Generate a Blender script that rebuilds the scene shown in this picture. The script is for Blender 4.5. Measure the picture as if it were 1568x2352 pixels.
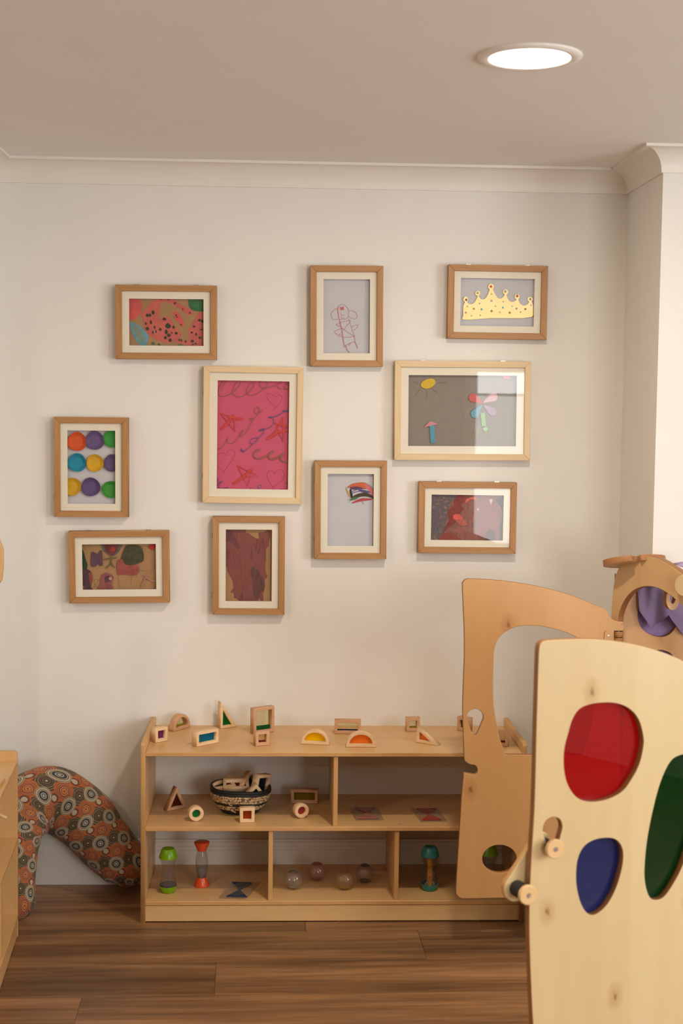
import bpy, bmesh, math, random
from mathutils import Vector, Matrix
from math import sin, cos, pi, radians as R

# ------------------------------------------------------------------ scene, camera, world, lights, exposure
scn = bpy.context.scene
COL = scn.collection
for o in list(bpy.data.objects):
    bpy.data.objects.remove(o)

F_PX, IW, IH = 3267.0, 1568, 2352          # 50 mm lens on a 36 mm high sensor
CAM = Vector((0.0, -5.0, 1.70093))
PITCH, YAW, ROLL = -0.07295, 0.0440, 0.01207
_fw = Vector((sin(YAW)*cos(PITCH), cos(YAW)*cos(PITCH), sin(PITCH)))
_rt = Vector((cos(YAW), -sin(YAW), 0))
_up = _rt.cross(_fw)
CR = cos(ROLL)*_rt + sin(ROLL)*_up
CU = -sin(ROLL)*_rt + cos(ROLL)*_up
cd = bpy.data.cameras.new('camera')
cd.sensor_fit = 'VERTICAL'; cd.sensor_height = 36.0; cd.sensor_width = 24.0
cd.lens = 36.0*F_PX/IH
cd.clip_start = 0.05; cd.clip_end = 60
cd.dof.use_dof = True; cd.dof.focus_distance = 4.9; cd.dof.aperture_fstop = 3.2
cam = bpy.data.objects.new('camera', cd); COL.objects.link(cam)
m = Matrix.Identity(4)
for i in range(3):
    m[i][0] = CR[i]; m[i][1] = CU[i]; m[i][2] = -_fw[i]; m[i][3] = CAM[i]
cam.matrix_world = m
scn.camera = cam

w = bpy.data.worlds.new('daylight'); scn.world = w; w.use_nodes = True
bgn = w.node_tree.nodes['Background']
bgn.inputs[0].default_value = (0.80, 0.90, 1.0, 1); bgn.inputs[1].default_value = 1.2

def area(name, loc, target, sx, sy, power, col, spread=pi):
    l = bpy.data.lights.new(name, 'AREA'); l.shape = 'RECTANGLE'; l.size = sx; l.size_y = sy
    l.energy = power; l.color = col; l.spread = spread
    o = bpy.data.objects.new(name, l); COL.objects.link(o); o.location = loc
    o.rotation_euler = (Vector(target)-Vector(loc)).to_track_quat('-Z', 'Y').to_euler()
    return o
# daylight entering through the windows of the room (right hand wall; rear wall: a sheer blind below a clear strip)
area('daylight_side_window', (3.66, -3.35, 1.6), (0, -3.3, 1.75), 1.7, 1.3, 62, (0.97, 0.99, 1.0))
area('daylight_rear_blind', (2.50, -7.17, 1.19), (2.50, 0, 1.19), 1.66, 1.26, 62, (1.0, 0.99, 0.97))
area('daylight_rear_strip', (2.50, -7.17, 1.93), (2.50, 0, 1.93), 1.64, .18, 15, (0.97, 0.99, 1.0))
DOWNLIGHT_W = 18.5
WARM = (1.0, 0.85, 0.665)

vs = scn.view_settings
vs.view_transform = 'Standard'; vs.look = 'None'; vs.exposure = 0.09; vs.gamma = 1.0
vs.use_curve_mapping = False
scn.cycles.use_denoising = True; scn.cycles.adaptive_threshold = 0.025
scn.cycles.max_bounces = 8; scn.cycles.transparent_max_bounces = 16
scn.cycles.diffuse_bounces = 4; scn.cycles.transmission_bounces = 6
scn.cycles.caustics_reflective = False; scn.cycles.caustics_refractive = False
scn.cycles.sample_clamp_indirect = 6.0

# ------------------------------------------------------------------ pixel -> world helpers (photo measured at 1568 x 2352)
def ray(px, py):
    return _fw + (px-IW/2)/F_PX*CR + (IH/2-py)/F_PX*CU
def PY(px, py, Y):
    d = ray(px, py); return CAM + d*((Y-CAM.y)/d.y)
def PZ(px, py, Z):
    d = ray(px, py); return CAM + d*((Z-CAM.z)/d.z)
def PP(px, py, p0, n):
    d = ray(px, py); return CAM + d*((Vector(p0)-CAM).dot(n)/d.dot(n))

# ------------------------------------------------------------------ materials
def lin(c):
    if isinstance(c, str):
        c = c.lstrip('#'); c = tuple(int(c[i:i+2], 16) for i in (0, 2, 4))
    o = []
    for v in c:
        v /= 255.0
        o.append(v/12.92 if v <= .04045 else ((v+.055)/1.055)**2.4)
    return (o[0], o[1], o[2], 1.0)
MATS = {}
def newmat(name):
    mt = bpy.data.materials.new(name); mt.use_nodes = True
    nt = mt.node_tree
    return mt, nt, nt.nodes['Principled BSDF']
def nd(nt, typ, **kw):
    n = nt.nodes.new(typ)
    for k, v in kw.items():
        setattr(n, k, v)
    return n
def lk(nt, a, b): nt.links.new(a, b)
def plain(name, col, rough=.5, metal=0.0, var=.05, scale=40, bump=0.0, spec=.5):
    if name in MATS: return MATS[name]
    mt, nt, b = newmat(name)
    c = lin(col)
    tc = nd(nt, 'ShaderNodeTexCoord'); nz = nd(nt, 'ShaderNodeTexNoise')
    nz.inputs['Scale'].default_value = scale; nz.inputs['Detail'].default_value = 3
    lk(nt, tc.outputs['Object'], nz.inputs['Vector'])
    rp = nd(nt, 'ShaderNodeValToRGB')
    rp.color_ramp.elements[0].position = .3; rp.color_ramp.elements[1].position = .7
    rp.color_ramp.elements[0].color = tuple(max(0, x*(1-var)) for x in c[:3])+(1,)
    rp.color_ramp.elements[1].color = tuple(min(1, x*(1+var)) for x in c[:3])+(1,)
    lk(nt, nz.outputs['Fac'], rp.inputs['Fac']); lk(nt, rp.outputs['Color'], b.inputs['Base Color'])
    b.inputs['Roughness'].default_value = rough; b.inputs['Metallic'].default_value = metal
    b.inputs['Specular IOR Level'].default_value = spec
    if bump:
        bp = nd(nt, 'ShaderNodeBump'); bp.inputs['Strength'].default_value = bump; bp.inputs['Distance'].default_value = .002
        lk(nt, nz.outputs['Fac'], bp.inputs['Height']); lk(nt, bp.outputs['Normal'], b.inputs['Normal'])
    MATS[name] = mt; return mt
def wood(name, c1, c2, grain='z', scale=1.0, rough=.42, contrast=(.3, .75), rnd=False, knots=False, c3=None, bump=.03):
    """grain runs along an object axis; fine streaks plus broad figure"""
    if name in MATS: return MATS[name]
    mt, nt, b = newmat(name)
    tc = nd(nt, 'ShaderNodeTexCoord')
    mp = nd(nt, 'ShaderNodeMapping')
    s = {'x': (1.2, 22, 22), 'y': (22, 1.2, 22), 'z': (22, 22, 1.2)}[grain]
    mp.inputs['Scale'].default_value = tuple(v*scale for v in s)
    src = tc.outputs['Object']
    if rnd:
        oi = nd(nt, 'ShaderNodeObjectInfo'); mul = nd(nt, 'ShaderNodeMath', operation='MULTIPLY'); mul.inputs[1].default_value = 37.0
        lk(nt, oi.outputs['Random'], mul.inputs[0])
        add = nd(nt, 'ShaderNodeVectorMath', operation='ADD')
        lk(nt, src, add.inputs[0]); lk(nt, mul.outputs[0], add.inputs[1]); src = add.outputs[0]
    lk(nt, src, mp.inputs['Vector'])
    n1 = nd(nt, 'ShaderNodeTexNoise'); n1.inputs['Scale'].default_value = 1.0; n1.inputs['Detail'].default_value = 5; n1.inputs['Distortion'].default_value = .6
    lk(nt, mp.outputs['Vector'], n1.inputs['Vector'])
    mp2 = nd(nt, 'ShaderNodeMapping'); mp2.inputs['Scale'].default_value = tuple(v*scale*6 for v in s)
    lk(nt, src, mp2.inputs['Vector'])
    n2 = nd(nt, 'ShaderNodeTexNoise'); n2.inputs['Scale'].default_value = 1.0; n2.inputs['Detail'].default_value = 2
    lk(nt, mp2.outputs['Vector'], n2.inputs['Vector'])
    mx = nd(nt, 'ShaderNodeMath', operation='MULTIPLY_ADD'); mx.inputs[1].default_value = .3
    lk(nt, n2.outputs['Fac'], mx.inputs[0])
    m2 = nd(nt, 'ShaderNodeMath', operation='MULTIPLY'); m2.inputs[1].default_value = .7
    lk(nt, n1.outputs['Fac'], m2.inputs[0]); lk(nt, m2.outputs[0], mx.inputs[2])
    rp = nd(nt, 'ShaderNodeValToRGB')
    rp.color_ramp.elements[0].position, rp.color_ramp.elements[1].position = contrast
    rp.color_ramp.elements[0].color = lin(c1); rp.color_ramp.elements[1].color = lin(c2)
    if c3:
        e = rp.color_ramp.elements.new((contrast[0]+contrast[1])/2); e.color = lin(c3)
    lk(nt, mx.outputs[0], rp.inputs['Fac'])
    col = rp.outputs['Color']
    if rnd:
        hv = nd(nt, 'ShaderNodeHueSaturation'); mr = nd(nt, 'ShaderNodeMapRange')
        mr.inputs['To Min'].default_value = .78; mr.inputs['To Max'].default_value = 1.18
        lk(nt, oi.outputs['Random'], mr.inputs['Value']); lk(nt, mr.outputs[0], hv.inputs['Value']); lk(nt, col, hv.inputs['Color']); col = hv.outputs['Color']
    if knots:
        vo = nd(nt, 'ShaderNodeTexVoronoi', voronoi_dimensions='2D'); vo.inputs['Scale'].default_value = 3.6
        sx_ = nd(nt, 'ShaderNodeSeparateXYZ'); cx_ = nd(nt, 'ShaderNodeCombineXYZ'); mz = nd(nt, 'ShaderNodeMath', operation='MULTIPLY'); mz.inputs[1].default_value = .62
        lk(nt, tc.outputs['Object'], sx_.inputs[0]); lk(nt, sx_.outputs[0], cx_.inputs[0]); lk(nt, sx_.outputs[2], mz.inputs[0]); lk(nt, mz.outputs[0], cx_.inputs[1])
        nk = nd(nt, 'ShaderNodeTexNoise'); nk.inputs['Scale'].default_value = 60; lk(nt, tc.outputs['Object'], nk.inputs['Vector'])
        ak = nd(nt, 'ShaderNodeVectorMath', operation='MULTIPLY_ADD'); ak.inputs[1].default_value = (.012, .012, 0)
        lk(nt, nk.outputs['Color'], ak.inputs[0]); lk(nt, cx_.outputs[0], ak.inputs[2]); lk(nt, ak.outputs[0], vo.inputs['Vector'])
        kr = nd(nt, 'ShaderNodeValToRGB'); kr.color_ramp.elements[0].position = .008; kr.color_ramp.elements[1].position = .10
        kr.color_ramp.elements[0].color = (.34, .19, .09, 1); kr.color_ramp.elements[1].color = (1, 1, 1, 1)
        ek = kr.color_ramp.elements.new(.028); ek.color = (.80, .68, .55, 1)
        lk(nt, vo.outputs['Distance'], kr.inputs['Fac'])
        mm = nd(nt, 'ShaderNodeMix', data_type='RGBA', blend_type='MULTIPLY'); mm.inputs[0].default_value = .8
        lk(nt, col, mm.inputs[6]); lk(nt, kr.outputs['Color'], mm.inputs[7]); col = mm.outputs[2]
    lk(nt, col, b.inputs['Base Color'])
    b.inputs['Roughness'].default_value = rough
    if bump:
        bp = nd(nt, 'ShaderNodeBump'); bp.inputs['Strength'].default_value = bump; bp.inputs['Distance'].default_value = .002
        lk(nt, mx.outputs[0], bp.inputs['Height']); lk(nt, bp.outputs['Normal'], b.inputs['Normal'])
    MATS[name] = mt; return mt
def ply_edge(name, axis, c1, c2, period=.0026):
    """stacked veneers: thin stripes across the board's thickness axis"""
    if name in MATS: return MATS[name]
    mt, nt, b = newmat(name)
    tc = nd(nt, 'ShaderNodeTexCoord'); sp = nd(nt, 'ShaderNodeSeparateXYZ'); lk(nt, tc.outputs['Object'], sp.inputs[0])
    mu = nd(nt, 'ShaderNodeMath', operation='MULTIPLY'); mu.inputs[1].default_value = 2*pi/period
    lk(nt, sp.outputs['xyz'.index(axis)], mu.inputs[0])
    sn = nd(nt, 'ShaderNodeMath', operation='SINE'); lk(nt, mu.outputs[0], sn.inputs[0])
    nz = nd(nt, 'ShaderNodeTexNoise'); nz.inputs['Scale'].default_value = 18
    lk(nt, tc.outputs['Object'], nz.inputs['Vector'])
    ad = nd(nt, 'ShaderNodeMath', operation='ADD'); lk(nt, sn.outputs[0], ad.inputs[0]); lk(nt, nz.outputs['Fac'], ad.inputs[1])
    mr = nd(nt, 'ShaderNodeMapRange'); mr.inputs['From Min'].default_value = -.8; mr.inputs['From Max'].default_value = 1.6
    lk(nt, ad.outputs[0], mr.inputs['Value'])
    mx = nd(nt, 'ShaderNodeMix', data_type='RGBA'); mx.inputs[6].default_value = lin(c1); mx.inputs[7].default_value = lin(c2)
    lk(nt, mr.outputs[0], mx.inputs[0]); lk(nt, mx.outputs[2], b.inputs['Base Color'])
    b.inputs['Roughness'].default_value = .5
    MATS[name] = mt; return mt
def clearmat(name, col, diffuse=0.0, rough=.02, ior=1.49, dcol=None, gloss=1.0):
    """clear or tinted acrylic / glass sheet: tinted transparency, a little body colour and a Fresnel reflection"""
    if name in MATS: return MATS[name]
    mt = bpy.data.materials.new(name); mt.use_nodes = True; nt = mt.node_tree
    nt.nodes.remove(nt.nodes['Principled BSDF']); out = nt.nodes['Material Output']
    tr = nd(nt, 'ShaderNodeBsdfTransparent'); tr.inputs[0].default_value = lin(col)
    base = tr.outputs[0]
    if diffuse > 0:
        df = nd(nt, 'ShaderNodeBsdfDiffuse'); df.inputs[0].default_value = lin(dcol or col)
        mx = nd(nt, 'ShaderNodeMixShader'); mx.inputs[0].default_value = diffuse
        lk(nt, base, mx.inputs[1]); lk(nt, df.outputs[0], mx.inputs[2]); base = mx.outputs[0]
    gl = nd(nt, 'ShaderNodeBsdfGlossy'); gl.inputs['Roughness'].default_value = rough
    f0 = ((ior-1)/(ior+1))**2*gloss           # Schlick, the same from both sides of a sheet
    lw = nd(nt, 'ShaderNodeLayerWeight'); lw.inputs[0].default_value = .5
    pw = nd(nt, 'ShaderNodeMath', operation='POWER'); pw.inputs[1].default_value = 5.0; lk(nt, lw.outputs['Facing'], pw.inputs[0])
    mg = nd(nt, 'ShaderNodeMath', operation='MULTIPLY_ADD'); mg.inputs[1].default_value = 1-f0; mg.inputs[2].default_value = f0; lk(nt, pw.outputs[0], mg.inputs[0])
    m2 = nd(nt, 'ShaderNodeMixShader'); lk(nt, mg.outputs[0], m2.inputs[0]); lk(nt, base, m2.inputs[1]); lk(nt, gl.outputs[0], m2.inputs[2])
    lk(nt, m2.outputs[0], out.inputs[0])
    MATS[name] = mt; return mt

WALLP = plain('wall_paint', (234, 231, 225), .75, var=.012, scale=6, bump=.02, spec=.25)
CEILP = plain('ceiling_paint', (240, 238, 234), .85, var=.01, scale=5, spec=.15)
TRIMP = plain('trim_paint', (236, 231, 222), .45, var=.01, scale=5)
REARP = plain('rear_wall_paint', (128, 120, 112), .8, var=.03, scale=5, spec=.1)
BIRCH_X = wood('birch_face_x', (206, 162, 106), (226, 188, 134), 'x', .8, .4, (.25, .8))
BIRCH_Y = wood('birch_face_y', (206, 162, 106), (226, 188, 134), 'y', .8, .4, (.25, .8))
BIRCH_Z = wood('birch_face_z', (206, 162, 106), (226, 188, 134), 'z', .8, .4, (.25, .8))
EDGE = {a: ply_edge('ply_edge_'+a, a, (176, 122, 66), (226, 180, 118)) for a in 'xyz'}
PANEL_F = wood('birch_panel', (212, 183, 132), (226, 203, 156), 'z', .22, .33, (.25, .8), knots=True, bump=.015)
PANEL_F2 = wood('birch_panel_dimmed', (190, 141, 87), (205, 158, 104), 'z', .22, .4, (.25, .8), knots=True, bump=.015)  # birch tone lowered to paint in the weaker light on the far panel
PANEL_F3 = wood('birch_arch', (198, 156, 106), (212, 174, 126), 'z', .22, .4, (.25, .8), knots=True, bump=.015)
PANEL_E = ply_edge('panel_edge', 'y', (120, 74, 36), (176, 122, 70), .003)
OAK_X = wood('oak_frame_x', (160, 112, 64), (190, 142, 90), 'x', 1.6, .5, (.3, .7))
OAK_Z = wood('oak_frame_z', (160, 112, 64), (190, 142, 90), 'z', 1.6, .5, (.3, .7))
PINE_X = wood('pale_frame_x', (214, 184, 140), (232, 206, 166), 'x', 1.2, .5, (.3, .7))
PINE_Z = wood('pale_frame_z', (214, 184, 140), (232, 206, 166), 'z', 1.2, .5, (.3, .7))
FLOORW = wood('floor_plank', (104, 74, 48), (178, 134, 92), 'x', .55, .42, (.36, .66), rnd=True, c3=(142, 104, 69), bump=.05)
BLOCKW = wood('block_pine', (222, 182, 134), (240, 208, 166), 'x', 2.4, .55, (.3, .7))
BLOCKB = wood('block_beech', (196, 146, 108), (216, 170, 132), 'x', 2.4, .55, (.3, .7))
MATB = plain('mat_board', (246, 238, 222), .8, var=.01)
GLASS = clearmat('picture_glass', (250, 250, 248), 0, .0, 1.45)
METAL = plain('brass_metal', (190, 180, 160), .3, metal=1.0)
STEEL = plain('screw_steel', (205, 205, 205), .22, metal=1.0)
BLACK = plain('black_rubber', (22, 22, 24), .55)

# ------------------------------------------------------------------ builders
def tag(o, label=None, cat=None, group=None, kind=None):
    if label: o['label'] = label
    if cat: o['category'] = cat
    if group: o['group'] = group
    if kind: o['kind'] = kind
    return o
def link(name, mesh, mats, parent=None, loc=None, rot=None):
    o = bpy.data.objects.new(name, mesh); COL.objects.link(o)
    if mats is not None:
        if not isinstance(mats, (list, tuple)): mats = [mats]
        if len(mesh.materials) == 0:
            for mt in mats: mesh.materials.append(mt)
    if parent is not None: o.parent = parent
    if loc is not None: o.location = loc
    if rot is not None: o.rotation_euler = rot
    return o
def empty(name, loc, rot=(0, 0, 0)):
    o = bpy.data.objects.new(name, None); COL.objects.link(o); o.location = loc; o.rotation_euler = rot
    o.empty_display_size = .05
    return o
def from_bm(bm, name, smooth=False):
    me = bpy.data.meshes.new(name); bm.normal_update(); bm.to_mesh(me); bm.free()
    if smooth:
        for p in me.polygons: p.use_smooth = True
    return me
def add_box(bm, c, s):
    r = bmesh.ops.create_cube(bm, size=1.0)
    for v in r['verts']:
        v.co = Vector((c[0]+v.co.x*s[0], c[1]+v.co.y*s[1], c[2]+v.co.z*s[2]))
    return r['verts']
def box_mesh(name, s, bevel=0.0, c=(0, 0, 0)):
    bm = bmesh.new(); add_box(bm, c, s)
    if bevel: bmesh.ops.bevel(bm, geom=bm.edges[:], offset=bevel, segments=1, affect='EDGES')
    return from_bm(bm, name)
def board(name, parent, c, s, axis, face, bevel=.0015):
    """plywood board: faces across the thickness axis are veneer, the rest shows the plies"""
    me = box_mesh(name, s, bevel)
    o = link(name, me, [face, EDGE[axis]], parent, c)
    k = 'xyz'.index(axis)
    for p in me.polygons:
        p.material_index = 0 if abs(p.normal[k]) > .9 else 1
    return o
def smooth_closed(pts, n=6):
    out = []; N = len(pts)
    for i in range(N):
        p0, p1, p2, p3 = (Vector(pts[(i+k-1) % N]) for k in range(4))
        for j in range(n):
            t = j/n
            out.append(.5*((2*p1)+(p2-p0)*t+(2*p0-5*p1+4*p2-p3)*t*t+(3*p1-p0-3*p2+p3)*t**3))
    return out
def smooth_open(pts, n=6):
    pts = [Vector(p) for p in pts]
    P = [2*pts[0]-pts[1]]+pts+[2*pts[-1]-pts[-2]]; out = []
    for i in range(1, len(P)-2):
        p0, p1, p2, p3 = P[i-1:i+3]
        for j in range(n):
            t = j/n
            out.append(.5*((2*p1)+(p2-p0)*t+(2*p0-5*p1+4*p2-p3)*t*t+(3*p1-p0-3*p2+p3)*t**3))
    out.append(pts[-1]); return out
def extrude(name, outer, holes, t, bevel=.001):
    """outline in the local XZ plane, thickness t along Y, centred on y = 0; material 0 faces, 1 edges"""
    cu = bpy.data.curves.new(name, 'CURVE'); cu.dimensions = '2D'; cu.fill_mode = 'BOTH'
    cu.extrude = max(t/2-bevel, 1e-5); cu.bevel_depth = bevel; cu.bevel_resolution = 1; cu.offset = -bevel
    for poly in [outer]+list(holes):
        sp = cu.splines.new('POLY'); sp.points.add(len(poly)-1); sp.use_cyclic_u = True
        for i, p in enumerate(poly): sp.points[i].co = (p[0], p[1], 0, 1)
    ob = bpy.data.objects.new(name, cu)
    me = bpy.data.meshes.new_from_object(ob)
    bpy.data.objects.remove(ob); bpy.data.curves.remove(cu)
    me.transform(Matrix.Rotation(pi/2, 4, 'X')); me.name = name
    me.materials.clear()
    return me
def edge_mats(me):
    for p in me.polygons: p.material_index = 0 if abs(p.normal.y) > .8 else 1
def lathe(name, prof, seg=32, smooth=True, caps=True):
    bm = bmesh.new(); rings = []
    for r, z in prof:
        if r < 1e-6: rings.append([bm.verts.new((0, 0, z))])
        else: rings.append([bm.verts.new((r*cos(2*pi*k/seg), r*sin(2*pi*k/seg), z)) for k in range(seg)])
    for a, b in zip(rings, rings[1:]):
        for k in range(seg):
            k2 = (k+1) % seg
            if len(a) == 1 and len(b) > 1: bm.faces.new((a[0], b[k2], b[k]))
            elif len(b) == 1 and len(a) > 1: bm.faces.new((a[k], a[k2], b[0]))
            elif len(a) > 1: bm.faces.new((a[k], a[k2], b[k2], b[k]))
    if caps:
        if len(rings[0]) > 1: bm.faces.new(list(reversed(rings[0])))
        if len(rings[-1]) > 1: bm.faces.new(rings[-1])
    me = from_bm(bm, name, smooth)
    if smooth: sharpen(me)
    return me
def sharpen(me, ang=40):
    try: me.set_sharp_from_angle(angle=R(ang))
    except Exception: pass
def circle(r, n=32, c=(0, 0), ry=None):
    ry = ry or r
    return [(c[0]+r*cos(2*pi*k/n), c[1]+ry*sin(2*pi*k/n)) for k in range(n)]
def flat_poly(name, pts, y):
    """filled flat shape in local XZ at depth y (front toward -Y)"""
    cu = bpy.data.curves.new(name, 'CURVE'); cu.dimensions = '2D'; cu.fill_mode = 'FRONT'
    sp = cu.splines.new('POLY'); sp.points.add(len(pts)-1); sp.use_cyclic_u = True
    for i, p in enumerate(pts): sp.points[i].co = (p[0], p[1], 0, 1)
    ob = bpy.data.objects.new(name, cu); me = bpy.data.meshes.new_from_object(ob)
    bpy.data.objects.remove(ob); bpy.data.curves.remove(cu)
    me.transform(Matrix.Translation((0, y, 0)) @ Matrix.Rotation(pi/2, 4, 'X')); me.name = name; me.materials.clear()
    return me
def ribbon_bm(bm, pts, wd, y):
    n = len(pts); L = []; Rr = []
    for i, p in enumerate(pts):
        a = pts[max(i-1, 0)]; b = pts[min(i+1, n-1)]
        t = Vector((b[0]-a[0], b[1]-a[1]))
        if t.length < 1e-9: t = Vector((1, 0))
        t.normalize(); q = Vector((-t.y, t.x))*wd/2
        yy = y-i*4e-6
        L.append(bm.verts.new((p[0]+q.x, yy, p[1]+q.y))); Rr.append(bm.verts.new((p[0]-q.x, yy, p[1]-q.y)))
    for i in range(n-1):
        bm.faces.new((L[i], Rr[i], Rr[i+1], L[i+1]))

# ------------------------------------------------------------------ THE SETTING
XL, XR, DJ, CEIL = -0.993, 1.2107, 0.457, 2.5385
FX0, FX1, RY = -2.7, 3.6, -7.2
def slab(name, lo, hi, mt):
    c = [(a+b)/2 for a, b in zip(lo, hi)]; s = [b-a for a, b in zip(lo, hi)]
    o = link(name, box_mesh(name, s), mt, None, c); o['kind'] = 'structure'; return o
def holed_wall(name, axis, pos, a0, a1, z0, z1, h, mt, t=.12):
    bm = bmesh.new(); ha0, ha1, hz0, hz1 = h
    for (p, q, u, v) in ((a0, ha0, z0, z1), (ha1, a1, z0, z1), (ha0, ha1, z0, hz0), (ha0, ha1, hz1, z1)):
        if axis == 'x': add_box(bm, (pos, (p+q)/2, (u+v)/2), (t, q-p, v-u))
        else: add_box(bm, ((p+q)/2, pos, (u+v)/2), (q-p, t, v-u))
    o = link(name, from_bm(bm, name), mt); o['kind'] = 'structure'; return o
slab('wall_back', (XL-.12, 0, 0), (XR+.12, .12, CEIL), WALLP)
slab('wall_left', (XL-.12, -DJ, 0), (XL, 0, CEIL), WALLP)
slab('wall_left_return', (FX0, -DJ, 0), (XL-.12, -DJ+.12, CEIL), WALLP)
slab('wall_left_side', (FX0-.12, RY, 0), (FX0, -DJ+.12, CEIL), WALLP)
slab('wall_right', (XR, -DJ, 0), (XR+.12, 0, CEIL), WALLP)
slab('wall_right_return', (XR+.12, -DJ, 0), (FX1, -DJ+.12, CEIL), WALLP)
holed_wall('wall_right_side', 'x', FX1+.06, RY, -DJ+.12, 0, CEIL, (-4.25, -2.45, .9, 2.3), WALLP)
slab('wall_rear_left', (FX0, RY-.12, 0), (1.575, RY, CEIL), REARP)
holed_wall('wall_rear', 'y', RY-.06, 1.575, FX1, 0, CEIL, (1.60, 3.40, .50, 2.03), WALLP)
slab('ceiling', (FX0-.12, RY-.12, CEIL), (FX1+.12, .12, CEIL+.1), CEILP)
# window frames
def window(name, axis, pos, a0, a1, z0, z1):
    e = empty(name, (0, 0, 0)); e['kind'] = 'structure'
    bm = bmesh.new(); t = .05
    for (p, q, u, v) in ((a0, a0+t, z0, z1), (a1-t, a1, z0, z1), (a0, a1, z0, z0+t), (a0, a1, z1-t, z1), ((a0+a1)/2-t/2, (a0+a1)/2+t/2, z0, z1)):
        if axis == 'x': add_box(bm, (pos, (p+q)/2, (u+v)/2), (.05, q-p, v-u))
        else: add_box(bm, ((p+q)/2, pos, (u+v)/2), (q-p, .05, v-u))
    link('window_frame', from_bm(bm, 'window_frame'), TRIMP, e)
    g = box_mesh('window_pane', (.004, a1-a0, z1-z0) if axis == 'x' else (a1-a0, .004, z1-z0))
    link('window_pane', g, GLASS, e, (pos, (a0+a1)/2, (z0+z1)/2) if axis == 'x' else ((a0+a1)/2, pos, (z0+z1)/2))
window('window_1', 'x', FX1+.09, -4.25, -2.45, .9, 2.3)
window('window_2', 'y', RY-.09, 1.60, 3.40, .50, 2.03)

# swept trims with mitred corners, one mesh per wall run
PATH = [(FX0, -DJ), (XL, -DJ), (XL, 0), (XR, 0), (XR, -DJ), (FX1, -DJ)]
def sweep(prof, names, mt):
    P = [Vector(p) for p in PATH]; nor = []
    for a, b in zip(P, P[1:]):
        d = (b-a).normalized(); nor.append(Vector((d.y, -d.x)))     # into the room
    off = []
    for i in range(len(P)):
        if i == 0: off.append(nor[0])
        elif i == len(P)-1: off.append(nor[-1])
        else: off.append(nor[i-1]+nor[i])
    for i, nm in enumerate(names):
        bm = bmesh.new(); rows = []
        for k in (i, i+1):
            rows.append([bm.verts.new((P[k].x+off[k].x*u, P[k].y+off[k].y*u, z)) for u, z in prof])
        n = len(prof)
        for j in range(n):
            j2 = (j+1) % n
            bm.faces.new((rows[0][j], rows[0][j2], rows[1][j2], rows[1][j]))
        bm.faces.new(rows[0]); bm.faces.new(list(reversed(rows[1])))
        bmesh.ops.recalc_face_normals(bm, faces=bm.faces[:])
        o = link(nm, from_bm(bm, nm), mt); o['kind'] = 'structure'
H = .0795; D = .075
cove = [(0, CEIL), (D, CEIL), (D, CEIL-.009), (D-.006, CEIL-.009)]
for k in range(0, 11):
    a = k/10*pi/2
    cove.append((.007+(D-.013)*(1-sin(a)), CEIL-.009-(H-.012)*(1-cos(a))))
cove += [(.007, CEIL-H), (0, CEIL-H)]
sweep(cove, ['trim_1', 'trim_2', 'trim_3', 'trim_4', 'trim_5'], TRIMP)
skirt = [(0, 0), (.019, 0), (.019, .122), (.015, .126), (.015, .134), (.012, .138), (.012, .150), (.008, .153), (.008, .158), (.004, .161), (0, .161)]
sweep(skirt, ['baseboard_left_return', 'baseboard_left', 'baseboard_back', 'baseboard_right', 'baseboard_right_return'], TRIMP)

# floor: slab plus single planks over the part in view
flo = slab('floor', (FX0-.12, RY-.12, -.12), (FX1+.12, .12, -.004), wood('floor_plank_far', (92, 62, 40), (158, 112, 74), 'x', .55, .42, (.3, .72), c3=(122, 84, 54)))
PW, PL = .248, 1.30
pm = None
fa = R(1.2)
joints = {0: .10, 1: .465, 2: -.185, 3: -.565, 4: .72}
base = Matrix.Translation((0, -.482, 0)) @ Matrix.Rotation(fa, 4, 'Z')
random.seed(4)
for r in range(-3, 10):
    # row r lies between -.482 - (r-1)*PW and -.482 - r*PW
    yc = -(r-.5)*PW
    j0 = joints.get(r, random.uniform(-.6, .6))
    for k in range(-2, 4):
        xc = j0 + (k+.5)*PL
        if xc < -2.3 or xc > 3.2: continue
        wpos = base @ Vector((xc, yc, 0))
        if wpos.y > .1: continue
        if pm is None:
            bm = bmesh.new(); add_box(bm, (0, 0, -.002), (PL-.0012, PW-.0012, .004))
            pm = from_bm(bm, 'plank')
        o = link('plank', pm, FLOORW, flo)
        o.location = wpos - flo.location; o.rotation_euler = (0, 0, fa)
tag(flo, 'brown wood-look plank floor')

# ------------------------------------------------------------------ downlights
def emis(name, col, s):
    mt = bpy.data.materials.new(name); mt.use_nodes = True; nt = mt.node_tree
    nt.nodes.remove(nt.nodes['Principled BSDF']); e = nd(nt, 'ShaderNodeEmission')
    e.inputs[0].default_value = col; e.inputs[1].default_value = s
    lk(nt, e.outputs[0], nt.nodes['Material Output'].inputs[0]); return mt
LED = emis('downlight_diffuser', (1.0, .93, .82, 1), 9.0)
RIM = plain('downlight_rim', (240, 236, 228), .5, var=.01)
def downlight(x, y, label):
    e = empty('ceiling_downlight', (x, y, CEIL)); r = .123
    link('trim_ring', lathe('trim_ring', [(r, 0), (r, -.004), (r-.006, -.008), (r-.02, -.009), (r-.026, -.007), (r-.027, -.002), (r-.027, 0)], 64, caps=False), RIM, e)
    link('diffuser', lathe('diffuser', [(0, -.0045), (r-.028, -.0045), (r-.028, -.001)], 48, caps=False), LED, e)
    l = bpy.data.lights.new('downlight_lamp', 'AREA'); l.shape = 'DISK'; l.size = .18; l.energy = DOWNLIGHT_W; l.color = WARM; l.spread = R(180)
    lo = bpy.data.objects.new('downlight_lamp', l); COL.objects.link(lo); lo.parent = e; lo.location = (0, 0, -.013)
    tag(e, label, 'light', 'recessed ceiling downlights')
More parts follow.
